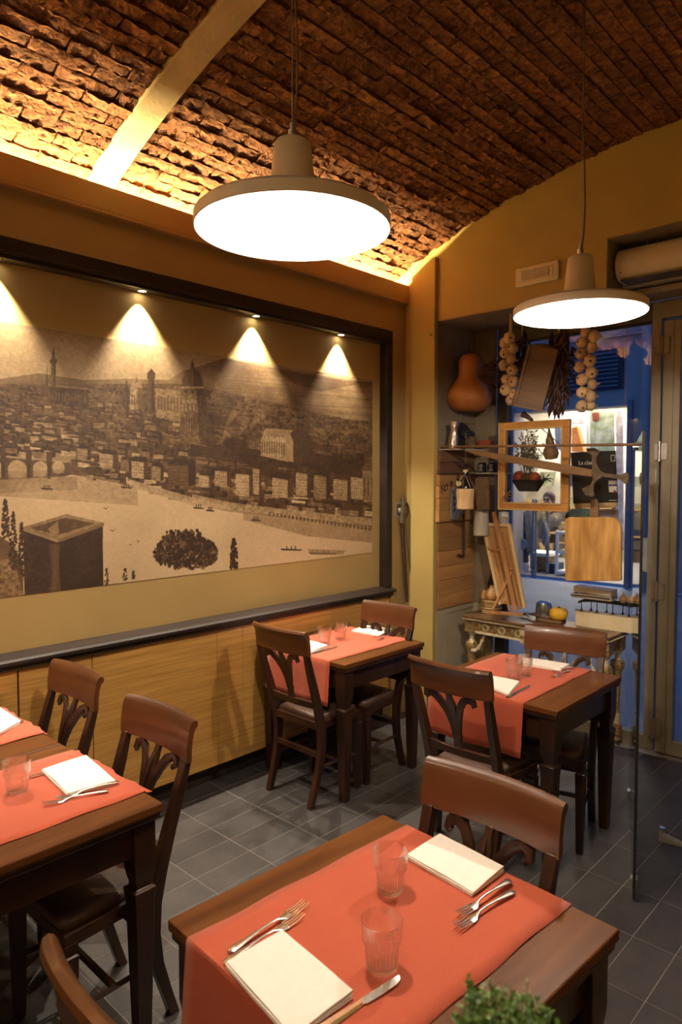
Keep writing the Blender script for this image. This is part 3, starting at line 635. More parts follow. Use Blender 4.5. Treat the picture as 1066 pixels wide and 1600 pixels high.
# ================================================================== CHAIRS
def make_chair():
    t=empty('dining_chair',(0,0,0))
    # rear legs: one curved post each
    for s in(-1,1):
        prof=[(-.182,0,.0155),(-.150,.10,.017),(-.120,.20,.019),(-.106,.30,.021),(-.108,.40,.0235),(-.130,.50,.022),(-.165,.62,.019),(-.203,.74,.016),(-.230,.832,.0115)]
        rings=[]
        for (y,z,h) in prof:
            x=s*(.163+.022*min(1,z/.85)); rings.append([(x-.0165,y-h,z),(x+.0165,y-h,z),(x+.0165,y+h,z),(x-.0165,y+h,z)])
        MB().loft(rings).build('leg',M['wood_dark'],t,smooth=30,bevel=.002,subd=0)
    for s in(-1,1):
        q=lambda h,z:[(-h,-h,z),(h,-h,z),(h,h,z),(-h,h,z)]
        MB().loft([q(.014,0),q(.0155,.02),q(.0215,.36),q(.023,.372),q(.023,.378),q(.018,.382),q(.018,.39),q(.021,.40),q(.021,.415)]).build('leg',M['wood_dark'],t,(s*.178,.17,0),smooth=30)
    # top rail with rolled crest
    sec=[(.006,.822),(.011,.826),(.009,.87),(.002,.915),(-.006,.938),(-.014,.950),(-.026,.956),(-.038,.952),(-.043,.942),(-.038,.932),(-.028,.925),(-.020,.905),(-.014,.87),(-.012,.826),(-.007,.822)]
    rings=[]
    for i in range(15):
        x=-.206+.412*i/14; c=-.226-.026*(1-(x/.206)**2); k=.86 if i in(0,14) else 1
        rings.append([(x,c+y*k,.885+(z-.885)*(k*.02+.98)) for y,z in sec])
    MB().loft(rings).build('top_rail',M['wood_rail'],t,smooth=40)
    # lower cross rail
    rings=[]
    for i in range(9):
        x=-.165+.33*i/8; c=-.146-.012*(1-(x/.165)**2); rings.append([(x,c-.010,.525),(x,c+.010,.525),(x,c+.006,.56),(x,c-.012,.56)])
    MB().loft(rings).build('cross_rail',M['wood_dark'],t,smooth=30,bevel=.002)
    # carved splat
    sp=MB(); yb=lambda z:-.158-.2415*(z-.56)-.20*max(0,z-.70)
    def bar(pts,wd,th=.009): sp.tube([(x,yb(z)+dy,z) for x,z,dy in pts],wd,8,flat=1)
    st=[(.024,.555),(.019,.58),(.016,.60),(.022,.615),(.024,.622)]
    for a in range(1):
        sp.loft([[(-w_,yb(z)-.009,z),(w_,yb(z)-.009,z),(w_,yb(z)+.009,z),(-w_,yb(z)+.009,z)] for w_,z in st])
    sp.loft([[(-w_,yb(z)-.008,z),(w_,yb(z)-.008,z),(w_,yb(z)+.008,z),(-w_,yb(z)+.008,z)] for w_,z in [(.009,.62),(.012,.66),(.011,.70),(.019,.745),(.021,.77),(.012,.805),(.011,.828)]])
    sp.tube([(0,yb(z)+.009,z) for z in(.64,.70,.745,.77,.80)],[.003,.005,.009,.008,.003],6)
    sp.build('splat',M['wood_dark'],t,smooth=35,bevel=.0015)
    for s in(-1,1):
        ar=MB(); pts=[(.010,.62),(.016,.67),(.028,.72),(.046,.765),(.072,.800),(.098,.812),(.118,.806),(.122,.790),(.110,.782)]
        rings=[]
        for i,(x,z) in enumerate(pts):
            x0,z0=pts[max(i-1,0)]; x1,z1=pts[min(i+1,len(pts)-1)]; L=math.hypot(x1-x0,z1-z0); nx,nz=-(z1-z0)/L,(x1-x0)/L; h=[.010,.012,.014,.0155,.016,.015,.014,.012,.008][i]; yy=yb(z)
            rings.append([(s*(x+nx*h),yy-.007,z+nz*h),(s*(x-nx*h),yy-.007,z-nz*h),(s*(x-nx*h),yy+.007,z-nz*h),(s*x,yy+.011,z),(s*(x+nx*h),yy+.007,z+nz*h)])
        ar.loft(rings); ar.build('scroll_arm',M['wood_dark'],t,smooth=45)
    # seat frame, pad, stretchers
    tr=lambda yb_,yf,wb,wf,z0,z1:[[(-wb,yb_,z0),(wb,yb_,z0),(wf,yf,z0),(-wf,yf,z0)],[(-wb,yb_,z1),(wb,yb_,z1),(wf,yf,z1),(-wf,yf,z1)]]
    MB().loft(tr(-.135,.188,.172,.196,.405,.447)).build('seat_frame',M['wood_dark'],t,smooth=0,bevel=.004)
    ou=[];hs=[(1,.447),(1.005,.458),(.985,.468),(.93,.475),(.7,.480)]
    for k,z in hs: ou.append([(x*k,.028+(y-.028)*k,z) for x,y in [(-.148,-.118),(0,-.122),(.148,-.118),(.162,.03),(.172,.165),(.150,.183),(0,.190),(-.150,.183),(-.172,.165),(-.162,.03)]])
    MB().loft(ou).build('seat',M['leather'],t,smooth=60)
    for s in(-1,1): MB().tube([(s*.166,-.122,.20),(s*.178,.165,.20)],.011,4).build('stretcher',M['wood_dark'],t,smooth=0)
    MB().box((-.158,-.132,.255),(.158,-.116,.285)).build('stretcher',M['wood_dark'],t,smooth=0,bevel=.002)
    MB().box((-.172,.02,.192),(.172,.036,.212)).build('stretcher',M['wood_dark'],t,smooth=0,bevel=.002)
    return t
CH=[((-2.708,2.665),0,'dark wooden chair seen from behind, before the far corner table by the oak panels'),
((-2.700,3.075),180,'dark wooden chair on the far side of the corner table'),
((-1.652,2.680),0,'dark wooden chair with its back to the camera at the table before the gilded console'),
((-1.535,3.165),192,'dark wooden chair between its table and the gilded console'),
((-.928,1.315),179,'chair with bright brown top rail across the foreground table'),
((-.950,.745),0,'chair at the bottom left corner showing only its brown top rail'),
((-2.050,1.030),180,'dark wooden chair at the right end of the left tables, standing away from the wall'),
((-2.730,1.065),180,'dark wooden chair closest to the oak wall panels at the left tables')]
ch0=make_chair()
for i,((x,y),a,lb) in enumerate(CH):
    o=ch0 if i==0 else copy_tree(ch0)
    o.location=(x,y,0); o.rotation_euler=(0,0,R_(a)); tag(o,lb,'chair','dark dining chairs with carved backs')
# ================================================================== TABLEWARE
def z_top(): return .7632
def tumbler_mesh():
    def rib(a,z): return (.022*math.cos(2*math.pi*a*24) if (.01<z<.050 or .058<z<.082) else 0)
    o=[(.001,.0),(.026,.0),(.030,.004),(.0318,.012),(.034,.049),(.0375,.053),(.0395,.058),(.0415,.085),(.042,.100)]
    i=[(.0405,.1005),(.0398,.085),(.0375,.058),(.0355,.053),(.0322,.049),(.0298,.016),(.026,.011),(.001,.010)]
    return MB().lathe(o+i,96,rib=rib,cap=False)
tm=tumbler_mesh().mesh('tumbler',M['tumbler'],30)
for (u,v,zz,lb) in ((610,1392,0,'ribbed glass tumbler on the foreground table beside the folded napkin, farther of its two'),
 (597,1512,0,'ribbed glass tumbler in the middle of the foreground table, nearer of its two'),
 (27,1237,0,'ribbed glass tumbler on the table at the left edge'),
 (507,1006,0,'glass tumbler on the corner table, left of its two'),(532,999,0,'glass tumbler on the corner table, right of its two'),
 (803,1062,0,'glass tumbler before the console, nearer left one of its two'),(819,1056,0,'glass tumbler before the console, right one of its two')):
    p=PZ(u,v,.7645); o=place('tumbler',tm,None,(p.x,p.y,.7645)); tag(o,lb,'glass','ribbed water tumblers')
NAP={}
def napkin(pts,label,layers=3,th=.0036,z=.7645,px=True,name='napkin'):
    q=[PZ(u,v,z+.006) for u,v in pts] if px else pts
    c=sum((Vector(p) for p in q),Vector())/4; b=MB()
    for k in range(layers):
        sh=(k-1)*.0012; n=10; rows=[[],[]]
        top=[];bot=[]
        for i in range(n+1):
            for j in range(n+1):
                a,d=i/n,j/n; p=(q[0]*(1-a)+q[1]*a)*(1-d)+(q[3]*(1-a)+q[2]*a)*d
                wob=.0012*math.sin(a*5+k)+.001*math.sin(d*7+k*2); lift=.0015*a*k
                zt=z+k*(th+.0006)+lift+abs(wob)*.6
                x=p.x-c.x+sh*(1-2*a)*k; y=p.y-c.y+sh*k
                top.append((x,y,zt+th)); bot.append((x,y,zt))
        id_=lambda i,j:i*(n+1)+j; m=len(top); fs=[]
        for i in range(n):
            for j in range(n):
                fs.append((id_(i,j),id_(i+1,j),id_(i+1,j+1),id_(i,j+1))); fs.append((m+id_(i,j),m+id_(i,j+1),m+id_(i+1,j+1),m+id_(i+1,j)))
        for i in range(n):
            fs+=[(id_(i,0),m+id_(i,0),m+id_(i+1,0),id_(i+1,0)),(id_(i,n),id_(i+1,n),m+id_(i+1,n),m+id_(i,n)),(id_(0,i),id_(0,i+1),m+id_(0,i+1),m+id_(0,i)),(id_(n,i),m+id_(n,i),m+id_(n,i+1),id_(n,i+1))]
        b.add(top+bot,fs)
    o=b.build('napkin',M['napkin'],loc=(c.x,c.y,0),smooth=40,bevel=.0008)
    return tag(o,label,'napkin','folded white napkins')
napkin([(352,1508),(441,1460),(552,1556),(455,1625)],'large square folded white napkin at the near side of the foreground table')
napkin([(634,1338),(688,1308),(788,1360),(738,1398)],'long folded white napkin at the far side of the foreground table')
napkin([(65,1204),(134,1184),(180,1224),(104,1242)],'folded white napkin next to the tumbler on the left edge table')
napkin([(-40,1135),(-8,1104),(32,1130),(0,1146)],'folded white napkin cut by the left edge of the photo')
napkin([(443,1008),(476,1001),(512,1010),(482,1021)],'folded white napkin behind the chair rail on the corner table')
napkin([(549,986),(572,979),(612,985),(592,994)],'folded white napkin on the far side of the corner table')
napkin([(742,1066),(765,1058),(812,1067),(794,1086)],'folded white napkin half behind the chair rail, before the console')
napkin([(806,1036),(820,1029),(890,1040),(876,1048)],'narrow folded white napkin on the far side of the table before the console')
def fork_mesh():
    b=MB(); 
    hx=[(-.100,.004,.003),(-.096,.0085,.0042),(-.085,.0095,.0048),(-.06,.007,.0062),(-.03,.0042,.0082),(0,.0032,.0095),(.02,.0032,.0085),(.032,.006,.005),(.042,.0115,.003),(.055,.0125,.0028)]
    b.loft([[(x,-h,z),(x,-h*.6,z+.0016),(x,h*.6,z+.0016),(x,h,z),(x,h*.5,z-.001),(x,-h*.5,z-.001)] for x,h,z in hx])
    for k in range(4):
        y=-.0105+.007*k; b.loft([[(x,y-h,z),(x,y+h,z),(x,y+h,z+.0015),(x,y-h,z+.0015)] for x,h,z in [(.054,.0022,.0028),(.07,.0018,.003),(.088,.0016,.0055),(.100,.0008,.009)]])
    return b
def knife_mesh():
    b=MB(); hx=[(-.112,.006,.0),(-.105,.0095,.0),(-.06,.0085,.0),(-.01,.0065,.0),(0,.0045,.0)]
    b.loft([[(x,-h,.001),(x,-h*.6,.0065),(x,h*.6,.0065),(x,h,.001)] for x,h,z in hx])
    b.loft([[(x,y0,.002),(x,y0,.0032),(x,y1,.0045),(x,y1,.001)] for x,y0,y1 in [(-.002,-.004,.005),(.01,-.009,.0065),(.06,-.0098,.0065),(.095,-.0085,.0062),(.108,-.004,.0055),(.113,.002,.0045)]])
    return b
fm=fork_mesh().mesh('fork',M['steel'],50); km=knife_mesh().mesh('knife',M['steel'],50)
def cut(kind,a,b_,label,dz=0.,tilt=0,z=.7645):
    A=PZ(*a,z+.004); B=PZ(*b_,z+.004); d=B-A; c=(A+B)/2; L=d.length
    o=place(kind,fm if kind=='fork' else km,None,(c.x,c.y,z+.001+dz),(0,tilt,math.atan2(d.y,d.x)),(min(max(L/.2,.8),1.2) if kind=='fork' else min(max(L/.22,.8),1.2),1,1))
    tag(o,label,kind,kind+'s on the tables')
cut('fork',(358,1487),(478,1412),'fork at the near place of the foreground table, lying clear of the napkin')
cut('fork',(350,1507),(472,1430),'fork at the near place of the foreground table, tucked under the napkin edge',.001)
cut('fork',(797,1377),(716,1434),'fork at the far place of the foreground table, handle touching the napkin',.003)
cut('fork',(803,1392),(712,1452),'fork at the far place of the foreground table, lower of the crossed pair',0)
cut('knife',(500,1608),(624,1528),'knife to the right of the large napkin on the foreground table')
cut('knife',(118,1196),(44,1214),'knife sticking out from beneath the napkin on the left edge table',-.0006)
cut('fork',(186,1222),(88,1250),'fork along the edge of the napkin on the left edge table, upper one',.002)
cut('fork',(170,1235),(66,1258),'fork nearest the table edge on the left edge table')
cut('fork',(36,1126),(-20,1147),'fork beside the napkin cut by the left edge of the photo')
cut('fork',(622,986),(582,996),'fork beside the far napkin on the corner table',.002)
cut('fork',(616,990),(590,1000),'second fork beside the far napkin on the corner table, nearer the table edge')
cut('knife',(486,1021),(527,1010),'knife beside the near napkin on the corner table')
cut('fork',(897,1043),(862,1050),'fork beside the narrow napkin before the console, upper one',.002)
cut('fork',(890,1048),(864,1058),'fork beside the narrow napkin before the console, lower one')
cut('knife',(793,1089),(828,1071),'knife beside the half hidden napkin on the table before the console')
# ================================================================== NICHE AND DISPLAY
def sp(u,v,y,px): return px*proj(PY(u,v,y))[2]/F_PX      # metres for px at that spot
def obox(b,p0,p1,w_,h_,side=(0,1,0)):
    p0,p1=Vector(p0),Vector(p1); t=(p1-p0).normalized(); s=Vector(side); a=(s-t*s.dot(t)).normalized(); c=t.cross(a)
    R=lambda p:[p+a*(i*h_/2)+c*(j*w_/2) for i,j in((-1,-1),(1,-1),(1,1),(-1,1))]
    return b.loft([R(p0),R(p1)])
def trace(pts,y,th,org=None):
    q=[PY(u,v,y) for u,v in pts]; o=Vector(org) if org else sum(q,Vector())/len(q)
    f=[(p.x-o.x,p.y-o.y,p.z-o.z) for p in q]; bk=[(a,b_+th,c) for a,b_,c in f]
    return MB().loft([f,bk]),o
def traced(name,pts,y,th,ma,label=None,cat=None,parent=None,bevel=0,group=None):
    if parent: b,o=trace(pts,y,th,parent.location); ob=b.build(name,ma,parent,bevel=bevel,smooth=30)
    else:
        b,o=trace(pts,y,th); ob=b.build(name,ma,None,o,bevel=bevel,smooth=30)
    if label: tag(ob,label,cat,group)
    return ob
# crate boards on the side wall
def sidebox(name,lo,hi,ma,bev=.0015): return MB().box(lo,hi).build(name,ma,wall_back,smooth=0,bevel=bev)
for k in range(4):
    z0=1.425+.0835*k; sidebox('plank',(-2.835,4.0+.004*(k%2),z0+.001),(-2.803,4.47,z0+.0825),M['plank'])
for k in range(2):
    z0=1.765+.083*k; sidebox('plank',(-2.835,YB+.005,z0),(-2.815,4.47,z0+.081),M['plank_dark'])
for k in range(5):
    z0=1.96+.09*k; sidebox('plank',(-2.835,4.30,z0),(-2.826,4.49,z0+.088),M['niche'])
for ch,u,v,a in (('N',690.5,772,-24),('I',699,767,-18),('P',704,763.5,-12),('O',711.5,761.5,-5),('Z',722,760,2),('O',742,763,12)):
    p=PX(u,v,-2.800); t_=text('stamped_letter',ch,M['black'],wall_back,p,(R_(90),0,R_(90)),.076,.0008)
    t_.rotation_euler=(Matrix.Rotation(R_(90),3,'Z')@Matrix.Rotation(R_(90),3,'X')@Matrix.Rotation(R_(-a*.8),3,'Z')).to_euler()
# shelves
s1=MB().box((-2.835,4.05,1.932),(-2.66,4.36,1.940)).build('wall_shelf',M['greywhite'],smooth=0); tag(s1,'narrow upper shelf in the window niche carrying the foil wrapped bottle','shelf')
s2=MB().box((-2.82,4.40,1.765),(-2.52,4.50,1.775)).build('wall_shelf',M['greywhite'],smooth=0); tag(s2,'small lower shelf in the niche carrying silver labelled packets','shelf')
# foil bottle
p=PX(708,700,-2.73); d=MB(); pr_=[(.030,0),(.036,.03),(.030,.08),(.022,.12),(.030,.16),(.034,.185),(.01,.190)]
d.lathe(pr_,14,rib=lambda a,z:.07*math.sin(a*50+z*60)); tag(d.build('foil_bottle',M['foil'],loc=(p.x,p.y,1.9405),rot=(0,R_(4),0),smooth=20),'bottle wrapped in crumpled silver foil on the upper niche shelf','bottle')
hh=empty('felt_hat',(-2.785,4.30,2.03),0,'dark round felt hat hanging on the niche side wall','hat')
MB().ball((0,0,0),.085,20,(.35,1,.42)).build('crown',M['hat'],hh,(.02,0,.02)); MB().lathe([(.05,-.003),(.11,-.002),(.11,.002),(.05,.003)],24).build('brim',M['hat'],hh,(-.01,0,0),(0,R_(80),0))
tag(MB().lathe([(.028,0),(.034,.02),(.034,.07),(.02,.085),(.02,.09)],16).build('clay_jar',M['brownbag'],loc=(-2.70,4.24,1.9405)),'small brown jar on the upper niche shelf right of the foil bottle','jar')
p=PY(755,700,4.45); tag(MB().cbox((0,0,0),(.12,.04,.035)).build('red_box',M['red_card'],loc=(p.x+.01,4.46,1.995),smooth=0,bevel=.002),'small flat red box on its bracket in the niche, above the silver packets','box')
tag(MB().box((-2.80,4.43,1.967),(-2.55,4.49,1.977)).build('bracket_board',M['plank_dark'],smooth=0,bevel=.001),'short dark board under the small flat red box','board')
for k,(u,lb) in enumerate(((754,'silver labelled packet on the lower niche shelf, left one'),(770,'silver labelled packet on the lower niche shelf, right one touching the wooden frame'))):
    p=PY(u,735,4.44); t=empty('packet',(p.x,4.44,1.7755),0,lb,'packet','silver labelled packets')
    MB().box((-.026,-.012,0),(.026,.012,.075)).build('body',M['black'],t,smooth=0,bevel=.002); MB().box((-.02,-.0135,.01),(.008,-.012,.062)).build('silver_label',M['silver_sign'],t,smooth=0)
# blue sign, flask, sack, pails, cane
bs=[PX(u,v,-2.79) for u,v in ((705,764),(716,762),(722,800),(714,813),(704,811))]
b=MB().loft([[p for p in bs],[Vector(p)+Vector((.006,0,0)) for p in bs]]); sg=tag(b.build('tin_sign',M['bluesign'],smooth=0),'faded blue tin sign behind the straw covered flask','sign')
for v in(778,788,797): 
    p=PX(710,v,-2.783); MB().ball((0,0,0),.012,10,(.1,1,1)).build('worn_motif',M['denim'],sg,p)
p=PY(727,795,4.07); fk=empty('straw_flask',p,0,'dark wine flask in a straw basket hanging on a string','flask')
s=sp(727,790,4.07,1)
MB().lathe([(13*s,0),(13.6*s,6*s),(12.6*s,8*s),(13.8*s,20*s),(14.0*s,30*s),(13*s,31.5*s),(11*s,31*s)],28,rib=lambda a,z:.012*math.sin(a*2*math.pi*14)).build('straw_cover',M['straw'],fk)
MB().lathe([(12*s,28*s),(12.5*s,33*s),(9*s,41*s),(5*s,49*s),(3.3*s,56*s),(3.2*s,66*s),(3.6*s,67*s),(3.6*s,70*s)],24).build('bottle',M['bottle'],fk)
MB().lathe([(3.9*s,57*s),(3.9*s,61*s)],16,cap=True).build('neck_band',M['paper'],fk)
MB().cbox((0,0,0),(10*s,.0015,8*s)).build('tag_label',M['paper'],fk,(-5*s,-11*s,39*s),(R_(14),R_(12),0),smooth=0)
MB().tube([(-11*s,-6*s,33*s),(-4*s,-4*s,50*s),(0,-4*s,53*s),(4*s,-4*s,50*s),(12*s,-4*s,33*s)],.0016,5).build('string',M['paper'],fk)
MB().tube([(0,0,70*s),(0,0,118*s)],.001,4).build('hanging_string',M['paper'],fk)
sk=traced('sackcloth',[(742,747),(762,745),(764,796),(745,798),(742,780)],4.22,.02,M['brownbag'],'dark brown sackcloth hanging beside the straw flask','cloth',bevel=.006)
p=PY(752,836,4.30); s=sp(752,836,4.3,1)
pl=tag(MB().lathe([(12.5*s,0),(12*s,18*s),(10.5*s,40*s),(9.5*s,40*s),(9.5*s,2*s)],28).build('enamel_pail',M['greywhite'],loc=p),'pale enamel pail hanging below the brown sackcloth','pail')
tag(MB().lathe([(9*s,0),(8.5*s,20*s),(7.5*s,30*s),(6.5*s,30*s),(6.5*s,2*s)],28).build('enamel_pail',M['whitebook'],loc=PY(787,830,4.42)),'pale grey pail at the window behind the easel','pail')
c=MB(); a,b_=PX(724.5,803,-2.80),PX(725,869,-2.80); c.tube([a,b_],.009,8); q=PX(716,867,-2.80); c.tube([b_,q],.007,8); c.build('walking_cane',M['cane'],smooth=40); tag(bpy.context.scene.objects['walking_cane'],'thin dark cane on the plank wall under the flask','cane')
# gourd
p=PY(732,643,4.24); s=sp(732,610,4.24,1)
g=empty('bottle_gourd',p,0,'large orange bottle gourd hanging in the niche','gourd')
MB().lathe([(1*s,0),(22*s,1*s),(32*s,9*s),(36*s,20*s),(34*s,30*s),(26*s,42*s),(19.5*s,51*s),(18*s,60*s),(19.5*s,70*s),(19*s,79*s),(13*s,87*s),(4*s,90*s),(1*s,90*s)],40).build('gourd_body',M['gourd'],g,rot=(0,R_(3),0),smooth=80)
MB().tube([(0,0,89*s),(1*s,0,96*s),(-1*s,0,101*s),(5*s,0,104*s)],[.006,.004,.004,.003],6).build('stem',M['dryleaf'],g)
MB().tube([(0,0,104*s),(0,0,PY(732,500,4.24).z-p.z)],.001,4).build('hanging_string',M['cable'],g)
# garlic
gb=[]
for sd in range(3):
    gb.append(MB().lathe([(.2,-.92),(.55,-.85),(.95,-.45),(1,0),(.82,.42),(.45,.72),(.2,.95),(.16,1.25),(.05,1.3)],18,rib=lambda a,z,sd=sd:.07*math.cos(a*2*math.pi*(6+sd))*(1 if z<.6 else .3)).mesh('bulb',M['garlic'],50))
GROOT=MB().lathe([(.02,-.99),(.16,-.98),(.22,-.90),(.02,-.88)],10).mesh('root_tuft',M['dryleaf'])
def braid(y,pts,r,zt,label,seed,x0=None):
    rr=random.Random(seed); c=PY(*pts[0],y); t=empty('garlic_braid',c,0,label,'garlic braid','garlic braids in the window')
    s=sp(pts[0][0],pts[0][1],y,1)
    for u,v in pts:
        p=PY(u,v,y)-c; place('bulb',gb[rr.randrange(3)],t,(p.x,rr.uniform(-.02,.02)-.012,p.z),(-rr.uniform(1.0,1.9),rr.uniform(-.55,.55),rr.uniform(-1,1)),(r*s*rr.uniform(.9,1.1),)*3)
    for o_b in list(t.children): place('root_tuft',GROOT,o_b,(0,0,0))
    u0=sum(q[0] for q in pts)/len(pts); tp=[PY(u0,v,y)-c for v in (pts[-1][1],(pts[0][1]+pts[-1][1])/2,pts[0][1]-8,zt)]
    MB().tube([(q.x+.004*math.sin(i*2),.015,q.z) for i,q in enumerate(tp)],[.010,.014,.012,.004],8).build('braid_stalk',M['straw'],t)
    return t
c8=lambda L:[(880+u/8,500+v/8) for u,v in L]
braid(4.16,c8([(300,150),(400,205),(250,290),(365,340),(235,430),(345,510),(225,590),(355,655),(255,750),(370,805),(255,905),(375,960),(245,1075),(360,1075)]),9,470,'longer garlic braid hanging right, in front of the slatted vent outside',1)
braid(4.14,[(670+u/5.33,480+v/5.33) for u,v in [(690,260),(640,300),(700,345),(650,385),(700,435),(640,485),(695,525),(645,600),(715,620),(650,690),(720,725),(690,775)]],8.6,470,'garlic braid hanging left, beside the big orange gourd',2)
# dried chilli bunches
def pep(seed):
    r=random.Random(seed); b=MB(); pts=[];L=.09
    cx=r.uniform(-.012,.012); 
    for i in range(7): t=i/6; pts.append((cx*math.sin(t*3)*1.,.6*cx*math.sin(t*4),-L*t+.0))
    return b.tube(pts,[.003,.008,.0095,.009,.007,.0045,.001],7).mesh('pepper',M['chili'],60)
PEP=[pep(i) for i in range(5)]
def chili(uc,v0,v1,wpx,y,label,n_,seed,ln=1.):
    r=random.Random(seed); c=PY(uc,v0,y); t=empty('chilli_bunch',c,0,label,'chilli bunch','dried chilli bunches'); s=sp(uc,v0,y,1)
    MB().tube([(0,0,(v0-470)*s),(0,0,0),(0,0,-(v1-v0)*s*.8)],[.002,.004,.004],6).build('stalk_string',M['straw'],t)
    for k in range(n_):
        q=r.random(); a=r.uniform(0,6.28); rad=wpx*s*.5*(.25+.75*math.sin(math.pi*min(1,q*.8+.15)))*math.sqrt(r.random())
        place('pepper',PEP[r.randrange(5)],t,(rad*math.cos(a),rad*math.sin(a)*.6,-(v1-v0)*s*q*.82),(r.uniform(-.45,.45),-rad*math.cos(a)*7+r.uniform(-.25,.25),r.uniform(0,6.28)),(r.uniform(.8,1.15)*ln,)*3)
    return t
chili(874,515,658,46,4.17,'big bunch of dark dried chillies between the wooden box and the longer garlic braid',160,1,1.15)
chili(816,512,640,26,4.24,'slim bunch of dark dried chillies right behind the left garlic braid',70,2,1.)
# dark dried branch bunch
r=random.Random(4); c=PY(746,589,4.2); tb=empty('dried_branch_bunch',c,0,'fan of dark dried pods and twigs between gourd and left garlic braid','dried branches'); s=sp(746,589,4.2,1)
for k in range(26):
    a=r.uniform(-35,40) if k>8 else r.uniform(5,40); L=r.uniform(32,50)*s; ar=R_(a)
    dx,dz=math.cos(ar)*L,math.sin(ar)*L; dr=r.uniform(0,.10)
    MB().tube([(0,0,0),(dx*.4,r.uniform(-.02,.02),dz*.5+.01),(dx*.8,r.uniform(-.03,.03),dz*.8),(dx,r.uniform(-.03,.03),dz-dr*.5),(dx*1.02,0,dz-dr)],[.003,.0035,.004,.005,.001],5).build('pod',M['chili'],tb)
# hanging wooden box
p=PY(838,590,4.06); s=sp(838,590,4.06,1); bx=empty('wooden_case',p,0,'tall tilted wooden case hanging between garlic and chillies','wooden case',rot=(R_(4),R_(14),R_(24)))
w_,h_,d_=44*s,96*s,.10
MB().box((-w_/2,0,-h_/2),(w_/2,d_,h_/2)).build('body',M['oldwood'],bx,smooth=0,bevel=.004)
b=MB(); b.box((-w_/2-.008,-.012,-h_/2-.008),(w_/2+.008,0,-h_/2+.012)); b.box((-w_/2-.008,-.012,-h_/2),(-w_/2+.01,0,h_/2)); b.build('raised_edge',M['oldwood'],bx,smooth=0,bevel=.002)
MB().lathe([(.001,0),(w_*.42,0),(w_*.36,.012),(.02,.022),(.001,.022)],20).build('rounded_top',M['oldwood'],bx,(0,d_/2,h_/2))
MB().tube([(0,d_/2,h_/2+.02),(-.005,d_/2,h_/2+.25)],.0012,4).build('hanging_string',M['cable'],bx)
# picture frame without a picture
def rectpx(u0,v0,u1,v1,y): a=PY(u0,v0,y); b_=PY(u1,v1,y); return a.x,b_.x,b_.z,a.z
X0,X1,Z0,Z1=rectpx(780,661,888,800,4.15); fw_=.052
fm_=empty('empty_picture_frame',((X0+X1)/2,4.15,Z0),0,'empty honey coloured wooden picture frame hanging in the window','picture frame')
def fpart(nm,lo,hi,ma,bev=.004): o=Vector(fm_.location); return MB().box(Vector(lo)-o,Vector(hi)-o).build(nm,ma,fm_,smooth=0,bevel=bev)
fpart('frame_rail',(X0,4.15,Z1-fw_),(X1,4.18,Z1),M['frame_wood']); fpart('frame_rail',(X0,4.15,Z0),(X1,4.18,Z0+fw_),M['frame_wood'])
fpart('frame_stile',(X0,4.149,Z0+fw_),(X0+fw_,4.18,Z1-fw_),M['frame_wood']); fpart('frame_stile',(X1-fw_,4.149,Z0+fw_),(X1,4.18,Z1-fw_),M['frame_wood'])
e_=.010
for lo,hi in (((X0+fw_-e_,4.142,Z0+fw_-e_),(X1-fw_+e_,4.15,Z0+fw_)),((X0+fw_-e_,4.142,Z1-fw_),(X1-fw_+e_,4.15,Z1-fw_+e_)),((X0+fw_-e_,4.142,Z0+fw_),(X0+fw_,4.15,Z1-fw_)),((X1-fw_,4.142,Z0+fw_),(X1-fw_+e_,4.15,Z1-fw_)),((X0,4.142,Z0),(X1,4.15,Z0+.009)),((X0,4.142,Z0+.009),(X0+.009,4.15,Z1))): fpart('gilt_edge',lo,hi,M['frame_gold'],.001)
for x in (X0+.06,X1-.06): MB().tube([(x-(X0+X1)/2,.015,Z1-Z0),(x-(X0+X1)/2,.015,2.826-Z0)],.001,4).build('hanging_wire',M['cable'],fm_)
# glass partition and rod
A=PZ(990.5,1410); d=(PZ(984,1240)-A); d.z=0; d.normalize(); Lp=(3.90-A.y)/d.y; ang=math.atan2(d.y,d.x); PTOP=1.925
gp=empty('glass_partition',(A.x,A.y,0),ang,'tall frameless glass partition standing edge-on to the camera','glass partition')
MB().box((.003,-.005,.012),(Lp,.005,PTOP)).build('pane',M['pane'],gp,smooth=0)
MB().box((-.001,-.0055,.012),(.003,.0055,PTOP)).build('polished_edge',M['black'],gp,smooth=0)
for x in(.12,Lp-.15): MB().cbox((x,0,.022),(.035,.034,.044)).build('floor_clamp',M['steel'],gp,smooth=0,bevel=.004)
MB().lathe([(.016,-.02),(.016,.02)],16).build('rod_clamp',M['steel'],gp,(Lp-.03,0,PTOP-.02),(R_(90),0,0))
e0=A+d*(Lp-.03); rd=MB().tube([(e0.x,e0.y,PTOP-.005),(-2.835,4.06,1.955)],.0085,10).build('stay_rod',M['oldwood'],smooth=60); tag(rd,'slim brownish stay rod from niche wall to the glass partition','rod')
